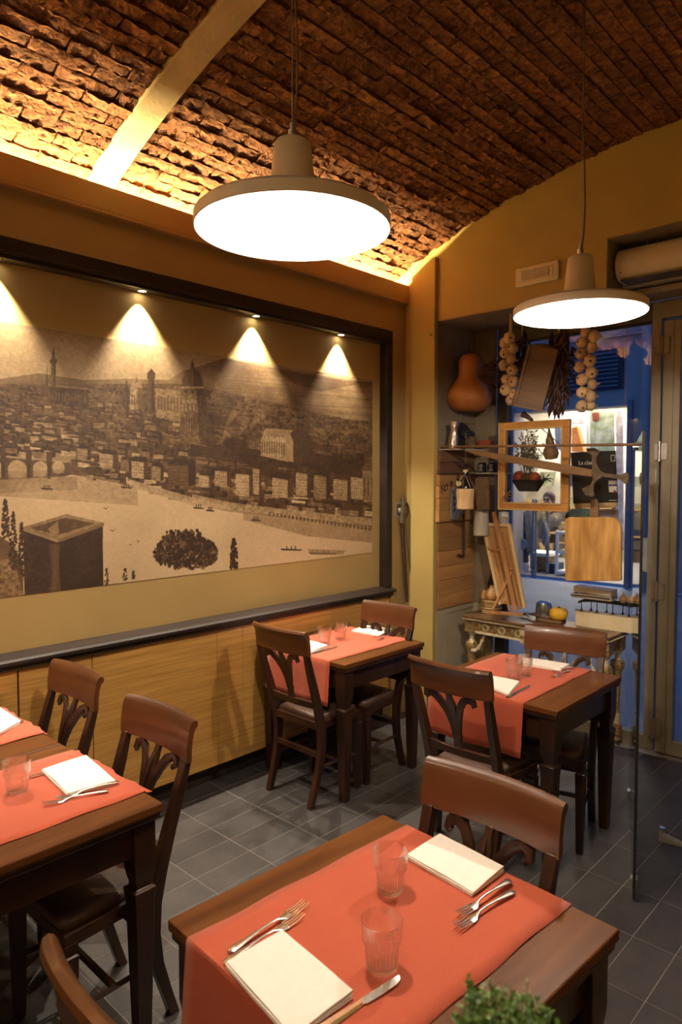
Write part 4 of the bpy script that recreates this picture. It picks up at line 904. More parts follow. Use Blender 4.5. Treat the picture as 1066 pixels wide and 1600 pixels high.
# long wooden tool and iron tool
y=3.99
tl=traced('long_wooden_tool',[(722,703),(745,704),(800,712),(860,722),(905,730),(935,736),(935,746),(900,742),(850,733),(790,722),(745,711)],y,.022,M['oldwood'],'long tapering wooden tool handle hanging aslant across the picture frame','tool handle',bevel=.003)
q=lambda L:[(880+u/9.69,690+v/9.69) for u,v in L]
it=traced('iron_tool',q([(345,105),(470,95),(560,150),(505,230),(500,330),(560,440),(640,480),(870,505),(935,470),(985,470),(1000,540),(985,650),(930,640),(860,575),(700,545),(600,530),(520,580),(470,640),(455,740),(470,820),(430,835),(330,810),(280,710),(420,650),(450,560),(430,500),(440,330),(430,200),(370,170)]),y-.012,.012,M['iron'],'old four-armed iron tool with a curved blade at the end of the wooden handle','iron tool',bevel=.002)
for u,v in ((760,706),(975,745)):
    p=PY(u,v,y+.01); zt=PTOP if u>900 else 1.94
    tag(MB().tube([(p.x,p.y,p.z),(p.x,p.y,2.826 if u<900 else 2.826)],.0009,4).build('hanging_wire',M['cable']),'thin wire holding the %s end of the aslant wooden tool'%('left' if u<900 else 'right'),'wire')
# chopping board
pts=[(883,905),(882,816)]+[(882+8*(1-math.cos(a)),816-8*math.sin(a)) for a in (.5,1.0,1.4)]+[(921,808),(923,782),(926,779),(932,780),(934,785),(935,808)]+[(955,808),(963,811),(969,819),(970,826),(971,906),(968,908),(885,908)]
cb=empty('chopping_board',PY(926,860,4.10),0,'large worn wooden chopping board with a handle hanging in the window','chopping board')
traced('board',[p for p in pts if not(779<=p[1]<808)],4.10,.022,M['chopboard'],parent=cb,bevel=.004)
traced('handle',[(921,809),(923,782),(926,779),(932,780),(934,785),(936,809)],4.10,.022,M['oldwood'],parent=cb,bevel=.004)
p=PY(928,782,4.11)-cb.location; MB().tube([(p.x,.01,p.z),(p.x,.01,2.826-cb.location.z)],.0009,4).build('hanging_wire',M['cable'],cb)
# black card poster and prints on the window
bp=empty('black_card',PY(928,745,4.50),0,'black printed card with handwriting-like white words propped at the window','card')
traced('card',[(892,707),(962,704),(966,785),(896,787)],4.50,.004,M['black'],parent=bp)
traced('bottom_batten',[(898,787),(963,785),(963,793),(899,794)],4.495,.012,M['canvas_wood'],parent=bp)
traced('price_sticker',[(951,751),(964,751),(964,769),(952,769)],4.497,.002,M['whitebook'],parent=bp)
traced('dark_stripe',[(952,757),(964,757),(964,759.5),(952,759.5)],4.4965,.001,M['denim'],parent=bp)
traced('red_dot',[(959,766),(963,766),(963,770),(959,770)],4.4955,.001,M['red_card'],parent=bp)
for (a0,a1,a2,a3) in (((955,711),(961,711),(961,711.6),(955,711.6)),((955,720),(961,720),(961,720.6),(955,720.6)),((954.8,711),(955.3,711),(955.3,720.5),(954.8,720.5)),((960.8,711),(961.3,711),(961.3,720.5),(960.8,720.5)),((952,781.5),(965,781.3),(965,782),(952,782.2))):
    traced('white_line',[a0,a1,a2,a3],4.4985,.001,M['whitebook'],parent=bp)
p=PY(904,726,4.497)-bp.location; text('white_writing','La clas',M['whitebook'],bp,p,(R_(90),0,R_(0)),.036,.0005)
traced('printed_cloth_roll',[(882,806),(888,797),(900,794),(922,795),(922,810),(884,812)],4.46,.03,mat('sea_green_cloth',(.06,.11,.11),.8,var=.3),'dark green folded cloth behind the chopping board handle','cloth',bevel=.006)
traced('photo_print',[(930,796),(966,795),(967,815),(931,815)],4.50,.004,mat('violet_photo',(.16,.14,.20),.4,scale=14,col2=(.42,.38,.46)),'violet toned photo print at the window right of the board handle','photo print')
# hanging basket with fruit and herbs
c=PY(826,750,4.30); s=sp(826,750,4.3,1)*1.12; hb=empty('hanging_basket',c,0,'dark boat-shaped basket of dried fruit hanging inside the picture frame','basket')
b=MB(); ring=[]
for k,(w2,z) in enumerate(((14,-16),(20,-8),(25,0),(24,0),(17,-12))): ring.append([(w2*s*math.cos(a),w2*s*.5*math.sin(a),z*s) for a in [2*math.pi*i/24 for i in range(24)]])
b.loft(ring).build('basket_bowl',M['hat'],hb,smooth=50)
for x,z,rr,ma,nm in ((-13,4,9,M['pomegranate'],'pomegranate'),(11,3,8,M['pomegranate'],'pomegranate'),(0,2,8,M['dryleaf'],'dried_fruit'),(4,-2,6,M['pomegranate'],'dried_fruit')):
    f=MB().ball((0,0,0),rr*s,14).build(nm,ma,None,c+Vector((x*s,-.01,z*s))); tag(f,{-13:'red dried pomegranate at the left of the hanging basket',11:'brownish dried pomegranate at the right of the hanging basket',0:'dull green dried fruit in the middle of the hanging basket',4:'small red dried fruit low in the hanging basket'}[x],'dried fruit')
r=random.Random(9); hbm=MB()
for k in range(60):
    x=r.uniform(-18,16)*s; L=r.uniform(26,74)*s; bx_=r.uniform(-.03,.03); pts=[(x*.4,0,0),(x*.8+bx_,r.uniform(-.02,.02),L*.5),(x+bx_*1.5,r.uniform(-.03,.03),L)]
    hbm.tube(pts,[.0016,.0014,.001],4)
    for j in range(12):
        t=r.random(); q0=Vector(pts[1])*(1-t)+Vector(pts[2])*t; dd=Vector((r.uniform(-1,1),r.uniform(-.6,.6),r.uniform(-.3,1)))*.022; q1=q0+dd; n_=Vector((dd.z,0,-dd.x))*.22
        hbm.add([q0,q0+dd*.5+n_,q1,q0+dd*.5-n_],[(0,1,2,3)])
tag(hbm.build('dried_herb_bouquet',M['dryleaf'],None,c,smooth=0),'dried herb bouquet standing up from the hanging basket','dried herbs',None,'stuff')
MB().tube([(0,0,-.01),(0,0,2.826-c.z)],.0009,4).build('hanging_wire',M['cable'],hb)
r=random.Random(2)
sf=MB(); c2=PY(792,772,4.13)
for k in range(9):
    a=r.uniform(0,6.28); sf.tube([(0,0,0),(.03*math.cos(a),-.01,.03*math.sin(a)),(.055*math.cos(a+.3),0,.05*math.sin(a+.3))],[.004,.003,.001],5)
tag(sf.build('dried_star_flower',M['oldwood'],None,c2),'dried star-shaped root on the left edge of the picture frame','dried root')
spk=MB(); c2=PY(852,748,4.27)
for k in range(26):
    a=r.uniform(0,6.28); e_=r.uniform(-1,1); L=.05; spk.tube([(0,0,0),(L*math.cos(a),L*e_*.5,L*math.sin(a)*.7)],[.003,.0006],4)
tag(spk.build('thistle_head',M['hat'],None,c2),'dark spiky thistle head at the right rim of the hanging basket','thistle')
# small gourd and pipe
s=sp(862,700,4.24,1); c=PY(862,718,4.24); g2=empty('small_gourd',c,0,'small brown bottle gourd seen inside the picture frame','gourd')
MB().lathe([(1*s,0),(9*s,1*s),(12*s,8*s),(11*s,15*s),(7*s,22*s),(6*s,28*s),(5*s,34*s),(2*s,44*s),(1*s,50*s)],24).build('gourd_body',M['oldwood'],g2,rot=(0,R_(-6),0),smooth=80)
a,b_=PY(824,650,4.2),PY(884,702,4.2); pt=MB().tube([a,a.lerp(b_,.2),a.lerp(b_,.22),b_],[.004,.003,.003,.003],8); pt.tube([PY(817,647,4.2),PY(824,651,4.2),PY(832,657,4.2)],[.022,.016,.010],10)
tag(pt.build('long_pipe',M['cane']),'long dark pipe lying across the top of the picture frame','pipe')
# ------------------------------------------------------------------ console table
ZC=.757; cx0,cx1,cy0,cy1=-2.735,-1.664,4.19,4.50
co=empty('console_table',((cx0+cx1)/2,(cy0+cy1)/2,0),0,'gilded antique console table with carved apron and turned legs in the window niche','console table')
O_=Vector(co.location)
def cp(nm,lo,hi,ma,bev=.002,par=co): return MB().box(Vector(lo)-O_,Vector(hi)-O_).build(nm,ma,par,smooth=0,bevel=bev)
cp('top',(cx0,cy0,ZC-.018),(cx1,cy1,ZC),M['console_top'],.004)
cp('top_moulding',(cx0+.008,cy0+.006,ZC-.038),(cx1-.008,cy1,ZC-.018),M['gilt'],.004)
bd=MB()
for k in range(84):
    x=cx0+.01+k*(cx1-cx0-.02)/83; bd.ball((x-O_.x,cy0-O_.y+.001,ZC-.028),.0045,6)
for k in range(24): bd.ball((cx1-O_.x-.001,cy0+.012+k*.0125-O_.y,ZC-.028),.0045,6)
tag(bd.build('bead_row',M['gilt_pale'],co),kind='stuff')
cp('apron',(cx0+.03,cy0+.03,ZC-.115),(cx1-.03,cy1-.02,ZC-.038),M['gilt'],.001)
cp('apron_fillet',(cx0+.10,cy0+.018,ZC-.125),(cx1-.10,cy0+.035,ZC-.110),M['gilt_pale'])
for k in range(14):
    x=cx0+.12+k*(cx1-cx0-.24)/13; b=MB(); rg_=[]
    for rr,tt in ((.026,.0),(.026,.008),(.018,.010),(.018,.002)): rg_.append([(rr*math.cos(a),-tt,rr*math.sin(a)) for a in [2*math.pi*i/16 for i in range(16)]])
    if abs(x-(cx0+cx1)/2)>.09: b.loft(rg_,cap=False).build('carved_ring',M['gilt_pale'] if k%2 else M['gilt'],co,(x-O_.x,cy0+.03-O_.y,ZC-.076))
cp('centre_tablet',((cx0+cx1)/2-.08,cy0+.012,ZC-.135),((cx0+cx1)/2+.08,cy0+.03,ZC-.040),M['gilt_pale'])
for s_ in(-1,1):
    for k in range(3):
        b=MB().tube([(s_*.01,0,-.03),(s_*(.03+.015*k),-.004,-.01+.012*k),(s_*(.045+.012*k),-.004,.012-.012*k),(s_*(.035+.01*k),-.002,.0-.01*k)],[.006,.007,.006,.003],6); b.build('acanthus_leaf',M['gilt'],co,((cx0+cx1)/2-O_.x,cy0+.010-O_.y,ZC-.085))
legp=[(.001,0),(.007,.0),(.005,.03),(.010,.032)]
LX=(cx0+.05,cx1-.05); LYs=(4.255,4.455)
for x in LX:
    for y_ in LYs:
        lgx=empty('leg_tmp',(0,0,0)) if False else None
        body=MB(); 
        body.lathe([(.006,.0),(.006,.032),(.028,.036),(.026,.048),(.012,.056),(.014,.07)],16)
        body.cbox((0,0,.105),(.052,.052,.06)); body.lathe([(.018,.135),(.026,.142),(.016,.152),(.018,.165),(.020,.22),(.021,.24)],16)
        body.lathe([(.013,.22),(.016,.24),(.026,.46),(.030,.50)],16,rib=lambda a,z:.10*math.cos(a*2*math.pi*8))
        lg_=body.build('leg',M['gilt'],co,(x-O_.x,y_-O_.y,0),smooth=40)
        MB().lathe([(.022,.50),(.036,.505),(.044,.53),(.040,.555),(.026,.565)],16,rib=lambda a,z:.10*math.cos(a*2*math.pi*8)).build('acanthus_cup',M['gilt'],lg_)
        MB().lathe([(.024,.565),(.018,.575),(.017,.60),(.030,.618),(.034,.63)],16).build('ivory_neck',M['gilt_pale'],lg_)
        MB().cbox((0,0,.675),(.075,.075,.09)).build('carved_block',M['gilt'],lg_,smooth=0,bevel=.004)
        MB().lathe([(.020,.14),(.023,.16),(.023,.20),(.020,.215)],12).build('ivory_ankle',M['gilt_pale'],lg_)
        if y_<4.3:
            sx=1 if x<-2.2 else -1
            gd=MB(); 
            for k in range(12):
                t=k/11; gd.ball((sx*(.02+.10*t),-.03+.02*t,.50+.16*t-.05*math.sin(math.pi*t)),.013-.003*math.sin(k*2.1),6,(1,.8,1))
            gd.build('carved_garland',M['gilt_pale'],lg_)
st_=MB(); ring=[]
for i in range(25):
    a=math.pi*i/24; x=(LX[0]+LX[1])/2-.46*math.cos(a); yv=4.40-.14*math.sin(a); ring.append([(x-O_.x,yv-.018-O_.y,.165),(x-O_.x,yv+.018-O_.y,.165),(x-O_.x,yv+.018-O_.y,.20),(x-O_.x,yv-.018-O_.y,.20)])
st_.loft(ring).build('curved_stretcher',M['gilt_pale'],co,smooth=40,bevel=.004)
cr=MB()
for k in range(9): cr.ball(((k-4)*.022,4.255-O_.y,.215+.012*math.cos(k*1.3)),.014,7)
cr.build('stretcher_crest',M['gilt'],co)
# objects on the console
ZT=ZC+.001
def onc(u,v,z=ZT):
    p=PZ(u,v,z)
    return p if p.y<4.40 else Vector((PY(u,v,4.40).x,4.40,z))
# easel with canvas
ez=empty('table_easel',onc(795,958),0,'small reddish tabletop easel standing at the left of the console','easel')
def bar(par,ma,nm,u0,v0,u1,v1,w_,y0,y1,h_=.012):
    b=MB(); obox(b,PY(u0,v0,y0)-par.location,PY(u1,v1,y1)-par.location,w_,h_); return b.build(nm,ma,par,smooth=0,bevel=.0015)
bar(ez,M['easel'],'mast',772,800,806,955,.030,4.30,4.22,.014)
bar(ez,M['easel'],'side_leg',768,830,797,955,.016,4.31,4.215)
bar(ez,M['easel'],'side_leg',788,830,813,952,.016,4.31,4.24)
bar(ez,M['easel'],'prop',800,893,770,953,.018,4.26,4.20)
bar(ez,M['easel'],'foot_bar',764,957,818,960,.020,4.205,4.225,.02)
bar(ez,M['easel'],'cross_piece',762,856,784,860,.02,4.285,4.285)
MB().ball((0,0,0),.012,10).build('wing_nut',M['easel'],ez,PY(800,889,4.24)-ez.location)
cvv=empty('stretched_canvas',PY(790,880,4.33),0,'small canvas seen from behind on the tabletop easel','canvas')
for nm,a in (('stretcher_bar',(755,817,782,945)),('stretcher_bar',(796,820,820,950))): bar(cvv,M['canvas_wood'],nm,*a,.022,4.33,4.25,.018)
bar(cvv,M['canvas_wood'],'stretcher_bar',756,819,797,821,.022,4.33,4.33,.018)
q4=[PY(757,820,4.335),PY(794,822,4.335),PY(817,948,4.258),PY(783,943,4.258)]
MB().loft([[p-cvv.location for p in q4],[p-cvv.location+Vector((0,.003,0)) for p in q4]]).build('cloth',M['canvas'],cvv,smooth=0)
# baskets and gourds
bkp=onc(768,951); s=sp(768,950,bkp.y,1)
def ringbasket(z0,rr,label):
    t=empty('round_basket',(bkp.x,bkp.y+.0,z0),0,label,'basket','stacked ochre baskets')
    for k in range(3): MB().lathe([(rr*.86,k*.015),(rr+.002*k,.003+k*.015),(rr+.002*k,.012+k*.015),(rr*.86,.015+k*.015)],28).build('coil',M['wicker'],t)
ringbasket(ZT,.075,'ochre coiled basket on the console, lower of the two'); ringbasket(ZT+.048,.070,'ochre coiled basket holding the knobbly squash, upper of the two')
gk=(bkp.x+.02,bkp.y+.0,ZT+.095)
MB().lathe([(.01,0),(.045,.008),(.057,.035),(.052,.06),(.030,.083),(.018,.093),(.017,.105),(.008,.108)],26,rib=lambda a,z:.05*math.cos(a*2*math.pi*8)).build('knobbly_squash',M['onion'],None,gk,(R_(5),R_(-8),0),smooth=60); tag(S.objects['knobbly_squash'],'pale orange ribbed squash resting in the upper ochre basket','squash')
tag(MB().lathe([(.01,0),(.022,.006),(.024,.03),(.018,.06),(.006,.07)],14).build('small_squash',M['onion'],None,(gk[0]-.075,gk[1]-.01,gk[2]-.004)),'small slim squash left of the ribbed one in the upper basket','squash')
tag(MB().lathe([(.035,0),(.037,.02),(.037,.20),(.015,.27),(.014,.33),(.016,.335)],20).build('dark_bottle',M['bottle'],None,(bkp.x-.03,4.46,ZT)),'tall dark bottle standing behind the ochre baskets','bottle')
# metal tin, leaf, cellophane, yellow squash on a board
p=onc(846,936); mt_=empty('round_tin',(p.x+.0,4.44,ZT),0,'shiny domed metal tin behind the brown leaf on the console','tin')
MB().lathe([(.052,0),(.055,.01),(.055,.085),(.047,.115),(.02,.128),(.001,.130)],32).build('tin_body',M['metal_cloche'],mt_)
bdp=onc(862,968); tag(MB().cbox((0,0,.008),(.17,.11,.016)).build('small_board',M['oldwood'],None,(bdp.x,bdp.y+.0,ZT),(0,0,R_(8)),smooth=0,bevel=.003),'small wooden board under the yellow squash','board')
yp=onc(873,967,ZT+.016); s=sp(873,967,yp.y,1)
ysq=empty('yellow_squash',(yp.x,yp.y+.0,ZT+.0165),0,'bright yellow ribbed mini squash on the small board','squash')
MB().lathe([(.008,.004),(.030,.0),(.053,.016),(.060,.042),(.054,.070),(.030,.086),(.008,.078)],48,rib=lambda a,z:.075*abs(math.cos(a*math.pi*10))-.03).build('squash_body',M['yellow'],ysq,smooth=60)
MB().tube([(0,0,.076),(.003,0,.094)],[.006,.004],8).build('stem',M['dryleaf'],ysq)
lp=onc(848,955); b=MB(); rings=[]
for i in range(11):
    t=i/10; wd=.045*math.sin(math.pi*min(.97,t*.9+.08))+.004; rings.append([(-.11+.22*t,wd*math.cos(a),.024+.004*math.sin(t*6)+.018*math.sin(a)*math.sin(math.pi*t*.9+.1)) for a in [2*math.pi*j/10 for j in range(10)]])
b.loft(rings); tag(b.build('dried_leaf_roll',M['purple_leaf'],None,(lp.x-.01,lp.y+.03,ZT+.0),(0,0,R_(5)),smooth=40),'curled dark brown dried leaf left of the yellow squash','dried leaf')
r=random.Random(6); cl=MB(); pts=[]
for i in range(9):
    for j in range(9): pts.append(((i-4)*.011+r.uniform(-.004,.004),(j-4)*.009+r.uniform(-.004,.004),.004+r.random()*.032*(1-abs(i-4)/5)))
cl.add(pts,[(i*9+j,(i+1)*9+j,(i+1)*9+j+1,i*9+j+1) for i in range(8) for j in range(8)])
cp_=onc(819,962); tag(cl.build('cellophane',M['tumbler'],None,(cp_.x,cp_.y+.02,ZT),smooth=0),'crumpled cellophane at the foot of the easel','wrapping')
# cream box on the console
A=onc(920,981); B=onc(1003,977); D=onc(899,973.5); ht=PY(920,956,A.y).z-ZT
B=A+(B-A)*.93
def pr4(k,z0,z1,b=None): 
    c=(B+D)/2; q=[c+(p-c)*k for p in (A,B,B+D-A,D)]; return (b or MB()).loft([[(p.x,p.y,z0) for p in q],[(p.x,p.y,z1) for p in q]])
cbx=empty('cream_box',(0,0,0),0,'long cream painted box standing on the right end of the console','box')
pr4(1,ZT,ZT+ht-.008).build('box_body',M['creambox'],cbx,smooth=0,bevel=.002); pr4(1.02,ZT+ht-.0075,ZT+ht+.003).build('box_lid',M['greywhite'],cbx,smooth=0,bevel=.002)
zt=ZT+ht+.004; ctr=(B+D)/2; dr_=(B-A).normalized()
rk=empty('hook_rack',(ctr.x,ctr.y,zt),math.atan2(dr_.y,dr_.x),'black iron rack on small feet standing on the cream box','rack')
b=MB(); b.loft([[(x,-.035,z),(x,.035,z),(x,.035,z+.016),(x,-.035,z+.016)] for x,z in ((-.17,.045),(-.14,.058),(-.08,.066),(.0,.066),(.08,.064),(.15,.060),(.20,.058))]).build('rack_plank',M['hat'],rk,smooth=30,bevel=.004)
for k in range(7):
    x=-.15+.05*k; f=MB(); f.tube([(0,0,.0),(0,0,.062)],.003,6); f.lathe([(.012,0),(.006,.006),(.003,.02)],10); f.build('foot',M['hat'],rk,(x,(-.02,.02)[k%2],0))
tr=empty('enamel_tray',(ctr.x-.03,ctr.y+.01,zt+.084),math.atan2(dr_.y,dr_.x),'white enamelled tray lying on the black iron rack','tray')
b=MB(); b.box((-.17,-.06,0),(.08,.06,.006)); b.loft([[(-.17,-.06,.006),(.08,-.06,.006),(.08,-.066,.03),(-.18,-.066,.03)],[(-.17,-.055,.006),(.08,-.055,.006),(.08,-.060,.03),(-.18,-.060,.03)]]); b.box((-.18,-.06,.006),(-.174,.06,.03)); b.box((-.17,.056,.006),(.08,.062,.03)); b.build('tray_body',M['whitebook'],tr,smooth=0,bevel=.002)
MB().tube([(-.18,-.07,.022),(-.165,-.085,.015),(-.15,-.075,.02),(-.05,-.072,.02),(.07,-.072,.018)],.0035,6).build('iron_hook',M['iron'],tr)
bk=tag(MB().box((-.16,-.05,0),(.09,.06,.038)).build('white_book',M['whitebook'],None,(ctr.x-.045,ctr.y+.01,zt+.116),(0,R_(2),math.atan2(dr_.y,dr_.x)-.05),smooth=0,bevel=.003),'thick white book lying under the chopping board','book')
for k,(x,y_,rr,lb) in enumerate(((.115,-.02,.028,'golden onion on the iron rack, left one'),(.17,.0,.030,'golden onion on the iron rack, right one near the glass'))):
    q=Matrix.Rotation(math.atan2(dr_.y,dr_.x),3,'Z')@Vector((x,y_,.078)); tag(MB().lathe([(.1*rr,0),(.7*rr,.15*rr),(rr,.8*rr),(.8*rr,1.4*rr),(.3*rr,1.9*rr),(.12*rr,2.4*rr)],20,rib=lambda a,z:.02*math.cos(a*60)).build('onion',M['onion'],None,(ctr.x+q.x,ctr.y+q.y,zt+q.z)),lb,'onion','onions on the rack')
# ------------------------------------------------------------------ wall fittings
ea,eb=PY(806,420,4.005),PY(873,437,4.005); el=empty('emergency_light',((ea.x+eb.x)/2,YB,(ea.z+eb.z)/2),0,'ivory emergency light fitting on the mustard wall above the niche','emergency light')
W2,H2=(eb.x-ea.x)/2,(.118)/2
MB().box((-W2,-.022,-H2),(W2,0,H2)).build('housing',M['white_plastic'],el,smooth=0,bevel=.008)
MB().box((-W2*.72,-.028,-H2*.55),(W2*.78,-.022,H2*.62)).build('lens_rim',M['white_plastic'],el,smooth=0,bevel=.004)
MB().box((-W2*.66,-.031,-H2*.45),(-W2*.02,-.028,H2*.52)).build('lens',M['grey_lens'],el,smooth=0,bevel=.002); MB().box((W2*.02,-.031,-H2*.45),(W2*.62,-.028,H2*.52)).build('lens',M['grey_lens'],el,smooth=0,bevel=.002)
MB().ball((0,0,0),.004,8).build('indicator_led',M['whitebook'],el,(W2*.70,-.030,H2*.40))
a0=PY(953,413,4.13); ac=empty('air_curtain',(-1.635,4.18,2.985),0,'long ivory air curtain unit mounted above the door','air curtain')
sec=[]; 
for i in range(25):
    a=R_(100)+R_(150)*i/24; sec.append((.085*math.cos(a),.095*math.sin(a)))
sec=[(.11,.094)]+sec+[(.11,-.088)]
MB().loft([[(0,y_,z) for y_,z in sec],[(1.05,y_,z) for y_,z in sec]]).build('casing',M['white_plastic'],ac,smooth=40)
MB().loft([[(-.004,y_*1.0,z*1.0) for y_,z in sec],[(0,y_,z) for y_,z in sec]]).build('end_cap',M['greywhite'],ac,smooth=40)
MB().box((.02,-.06,-.098),(1.05,.10,-.090)).build('outlet_grille',M['alu_dark'],ac,smooth=0); MB().ball((.03,-.083,-.055),.004,8).build('screw',M['hat'],ac)
MB().tube([(.14,.02,.09),(.14,.02,.13)],.005,8).build('hanger_bolt',M['steel_dull'],ac)
# badge, fire irons, wall hook in the corner
p=PX(624,797,-3.115); bg_=empty('wall_badge',(XF,p.y,p.z),0,'small grey shield-shaped badge plate on the wall beside the mural frame','badge')
sh=lambda k,x0,x1:MB().loft([[(x,y_*k,z*k) for y_,z in ((-.045,.06),(.045,.06),(.05,.05),(.05,-.04),(.0,-.068),(-.05,-.04),(-.05,.05))] for x in (x0,x1)])
sh(1,.0,.008).build('plate',M['badge'],bg_,smooth=0,bevel=.002); sh(.72,.008,.011).build('field',M['badge_face'],bg_,smooth=0)
for s_ in(-1,1): MB().ball((0,0,0),.016,10,(.3,.45,1.2)).build('emblem_leaf',M['whitebook'],bg_,(.012,s_*.009,.0),(R_(20),0,0))
fi=empty('fire_irons',PX(632,800,-3.09),0,'bundle of rusty fire irons hanging in the room corner','fire irons')
o_=fi.location; b=MB(); P3=lambda u,v,x=-3.09:PX(u,v,x)-o_
b.tube([P3(630,772),P3(631,784),P3(629,800),P3(628,818)],[.010,.018,.014,.018],8); b.build('poker_head',M['iron'],fi)
MB().tube([P3(629,818),P3(632,870),P3(636,940)],[.015,.013,.011],8).build('poker',M['cane'],fi)
MB().tube([P3(632,790,-3.07),P3(636,850,-3.07),P3(647,930,-3.06)],[.006,.004,.005],6).build('tongs',M['iron'],fi)
MB().tube([P3(631,782),P3(637,788),P3(638,800),P3(634,812)],[.009,.007,.009,.006],7).build('tongs_grip',M['iron'],fi)
p=PY(676,524,3.985); tag(MB().tube([(0,.0,0),(0,-.02,-.003),(0,-.024,.010)],.004,6).build('wall_hook',M['iron'],None,p),'small dark hook in the wall left of the niche top','hook')
# door stop
p=PZ(1030,1312); ds=empty('door_wedge',(p.x,p.y,0),R_(10),'grey wedge door stop lying on the floor by the door','door stop')
MB().loft([[(0,-.018,0),(.135,-.018,0),(.135,.018,0),(0,.018,0)],[(0,-.018,.04),(.134,-.018,.004),(.134,.018,.004),(0,.018,.04)]]).build('wedge',M['rubber'],ds,smooth=0,bevel=.002)
MB().lathe([(.005,0),(.005,.016),(.014,.02),(.014,.026),(.004,.03)],12).build('metal_knob',M['steel'],ds,(.014,0,.039))
# potted plant near the camera, on a tall plinth
pc=CAM+ray(792,1640)*.74; zl=pc.z
pd=empty('plant_stand',(pc.x,pc.y,0),0,'slim dark stand below the green plant','plant stand'); MB().cbox((0,0,zl-.155),(.20,.20,.02)).build('stand_top',M['wood_dark'],pd,smooth=0,bevel=.003); MB().cbox((0,0,(zl-.175)/2+.01),(.05,.05,zl-.195)).build('post',M['wood_dark'],pd,smooth=0); MB().lathe([(.13,0),(.13,.01),(.03,.02)],24).build('foot',M['wood_dark'],pd)
pp=empty('potted_plant',(pc.x,pc.y,zl-.145),0,'small leafy green potted plant in the bottom foreground','plant')
MB().lathe([(.045,0),(.062,.09),(.066,.10),(.060,.10),(.05,.085)],28).build('pot',M['pot'],pp)
r=random.Random(12); lf=MB(); stems=MB()
for k in range(150):
    a=r.uniform(0,6.28); rad=math.sqrt(r.random())*.062; h=.155+.045*(1-(rad/.062)**2)*r.uniform(.5,1.1)+.01*r.random(); 
    if r.random()<.05: h+=.018
    bx0,by0=rad*.5*math.cos(a),rad*.5*math.sin(a); tx_,ty_=rad*math.cos(a),rad*math.sin(a)
    stems.tube([(bx0,by0,.08),((bx0+tx_)/2,(by0+ty_)/2,h*.6),(tx_,ty_,h)],[.0012,.001,.0006],4)
    for j in range(16):
        t=.45+.55*j/15; c=Vector((bx0+(tx_-bx0)*t,by0+(ty_-by0)*t,.08+(h-.08)*t)); dd=Vector((r.uniform(-1,1),r.uniform(-1,1),r.uniform(-.1,.8))).normalized()*r.uniform(.006,.009); n_=dd.cross(Vector((r.uniform(-1,1),r.uniform(-1,1),1))).normalized()*dd.length*.36
        lf.add([c,c+dd*.4+n_,c+dd,c+dd*.4-n_],[(0,1,2,3)])
stems.build('stems',M['leaf'],pp); tag(lf.build('foliage',M['leaf'],pp,smooth=0),kind='stuff')
# ================================================================== OUTSIDE
YF=10.96
struct(MB().box((-16,YN+.04,-.05),(6,YF,-.008)).build('street',M['street'],smooth=0))
oa=PY(805,640,YF); ob_=PY(976,905,YF); ox0,ox1,oz1=oa.x,ob_.x,PY(900,639,YF).z
fc=MB(); fc.box((-16,YF,0),(ox0,YF+.35,7)); fc.box((ox1,YF,0),(6,YF+.35,7)); fc.box((ox0,YF,oz1),(ox1,YF+.35,7))
fa=struct(fc.build('facade',M['facade'],smooth=0))
zb=PY(950,530,YF).z; MB().box((-16,YF-.12,zb),(6,YF,zb+.35)).build('stone_band',M['facade_trim'],fa,smooth=0)
for nm,x in (('door_surround',ox0-.08),('door_surround',ox1)): MB().box((x,YF-.04,0),(x+.08,YF,oz1+.08)).build(nm,M['facade_trim'],fa,smooth=0)
dp=PY(1004,700,YF-.2); tag(MB().tube([(dp.x,YF-.12,0),(dp.x,YF-.12,6)],.06,12).build('drain_pipe',M['facade']),'pale drain pipe on the facade across the street','pipe')
va,vb_=PY(882,555,YF-.05),PY(973,607,YF-.05); gv=empty('facade_vent',((va.x+vb_.x)/2,YF-.05,(va.z+vb_.z)/2),0,'dark slatted vent on the blue facade across the street','vent')
vw,vh=(vb_.x-va.x)/2,(va.z-vb_.z)/2
MB().box((-vw,0,-vh),(vw,.05,vh)).build('vent_frame',M['dark_grille'],gv,smooth=0)
for k in range(9): MB().box((-vw*.93,-.03,-vh*.85+k*vh*.205),(vw*.86,0,-vh*.85+k*vh*.205+.02)).build('slat',M['facade_trim'],gv,rot=(0,0,0),smooth=0)
# shop room
struct(MB().box((ox0-2.5,YF+.35,-.05),(ox1+1.5,YF+4,0)).build('shop_floor',M['shopfloor'],smooth=0))
rw=MB(); rw.box((ox0-2.5,YF+3.6,0),(ox1+1.5,YF+3.7,3.4)); rw.box((ox0-2.6,YF+.35,0),(ox0-2.5,YF+3.7,3.4)); rw.box((ox1+1.5,YF+.35,0),(ox1+1.6,YF+3.7,3.4)); rw.box((ox0-2.5,YF+.35,3.3),(ox1+1.5,YF+3.7,3.4))
struct(rw.build('shop_wall',M['shopwall'],smooth=0))
for k in range(1): tag(MB().box((ox0-1.2,YF+.36,3.24),(ox0+2.4,YF+3.2,3.29)).build('shop_ceiling_light',M['shoplamp'],smooth=0),'bright ceiling light panel inside the shop across the street','ceiling light')
def out(name,pts,yo,th,ma,label,cat,bev=.01,group=None): return traced(name,pts,YF+yo,th,ma,label,cat,None,bev,group)
def prnt(name,base,c2,sc): return mat(name,base,.7,scale=sc,col2=c2,detail=5)
out('printed_banner',[(921,641),(960,639),(961,705),(922,708)],.75,.02,prnt('floral_print',(.32,.42,.14),(.92,.87,.72),7),'hanging fabric with green leaf print in the shop opening','fabric banner')
out('printed_banner',[(962,640),(974,639),(975,860),(963,860)],.75,.02,prnt('rose_print',(.55,.36,.34),(.92,.88,.82),9),'narrow pale rose printed fabric at the right of the shop opening','fabric banner')
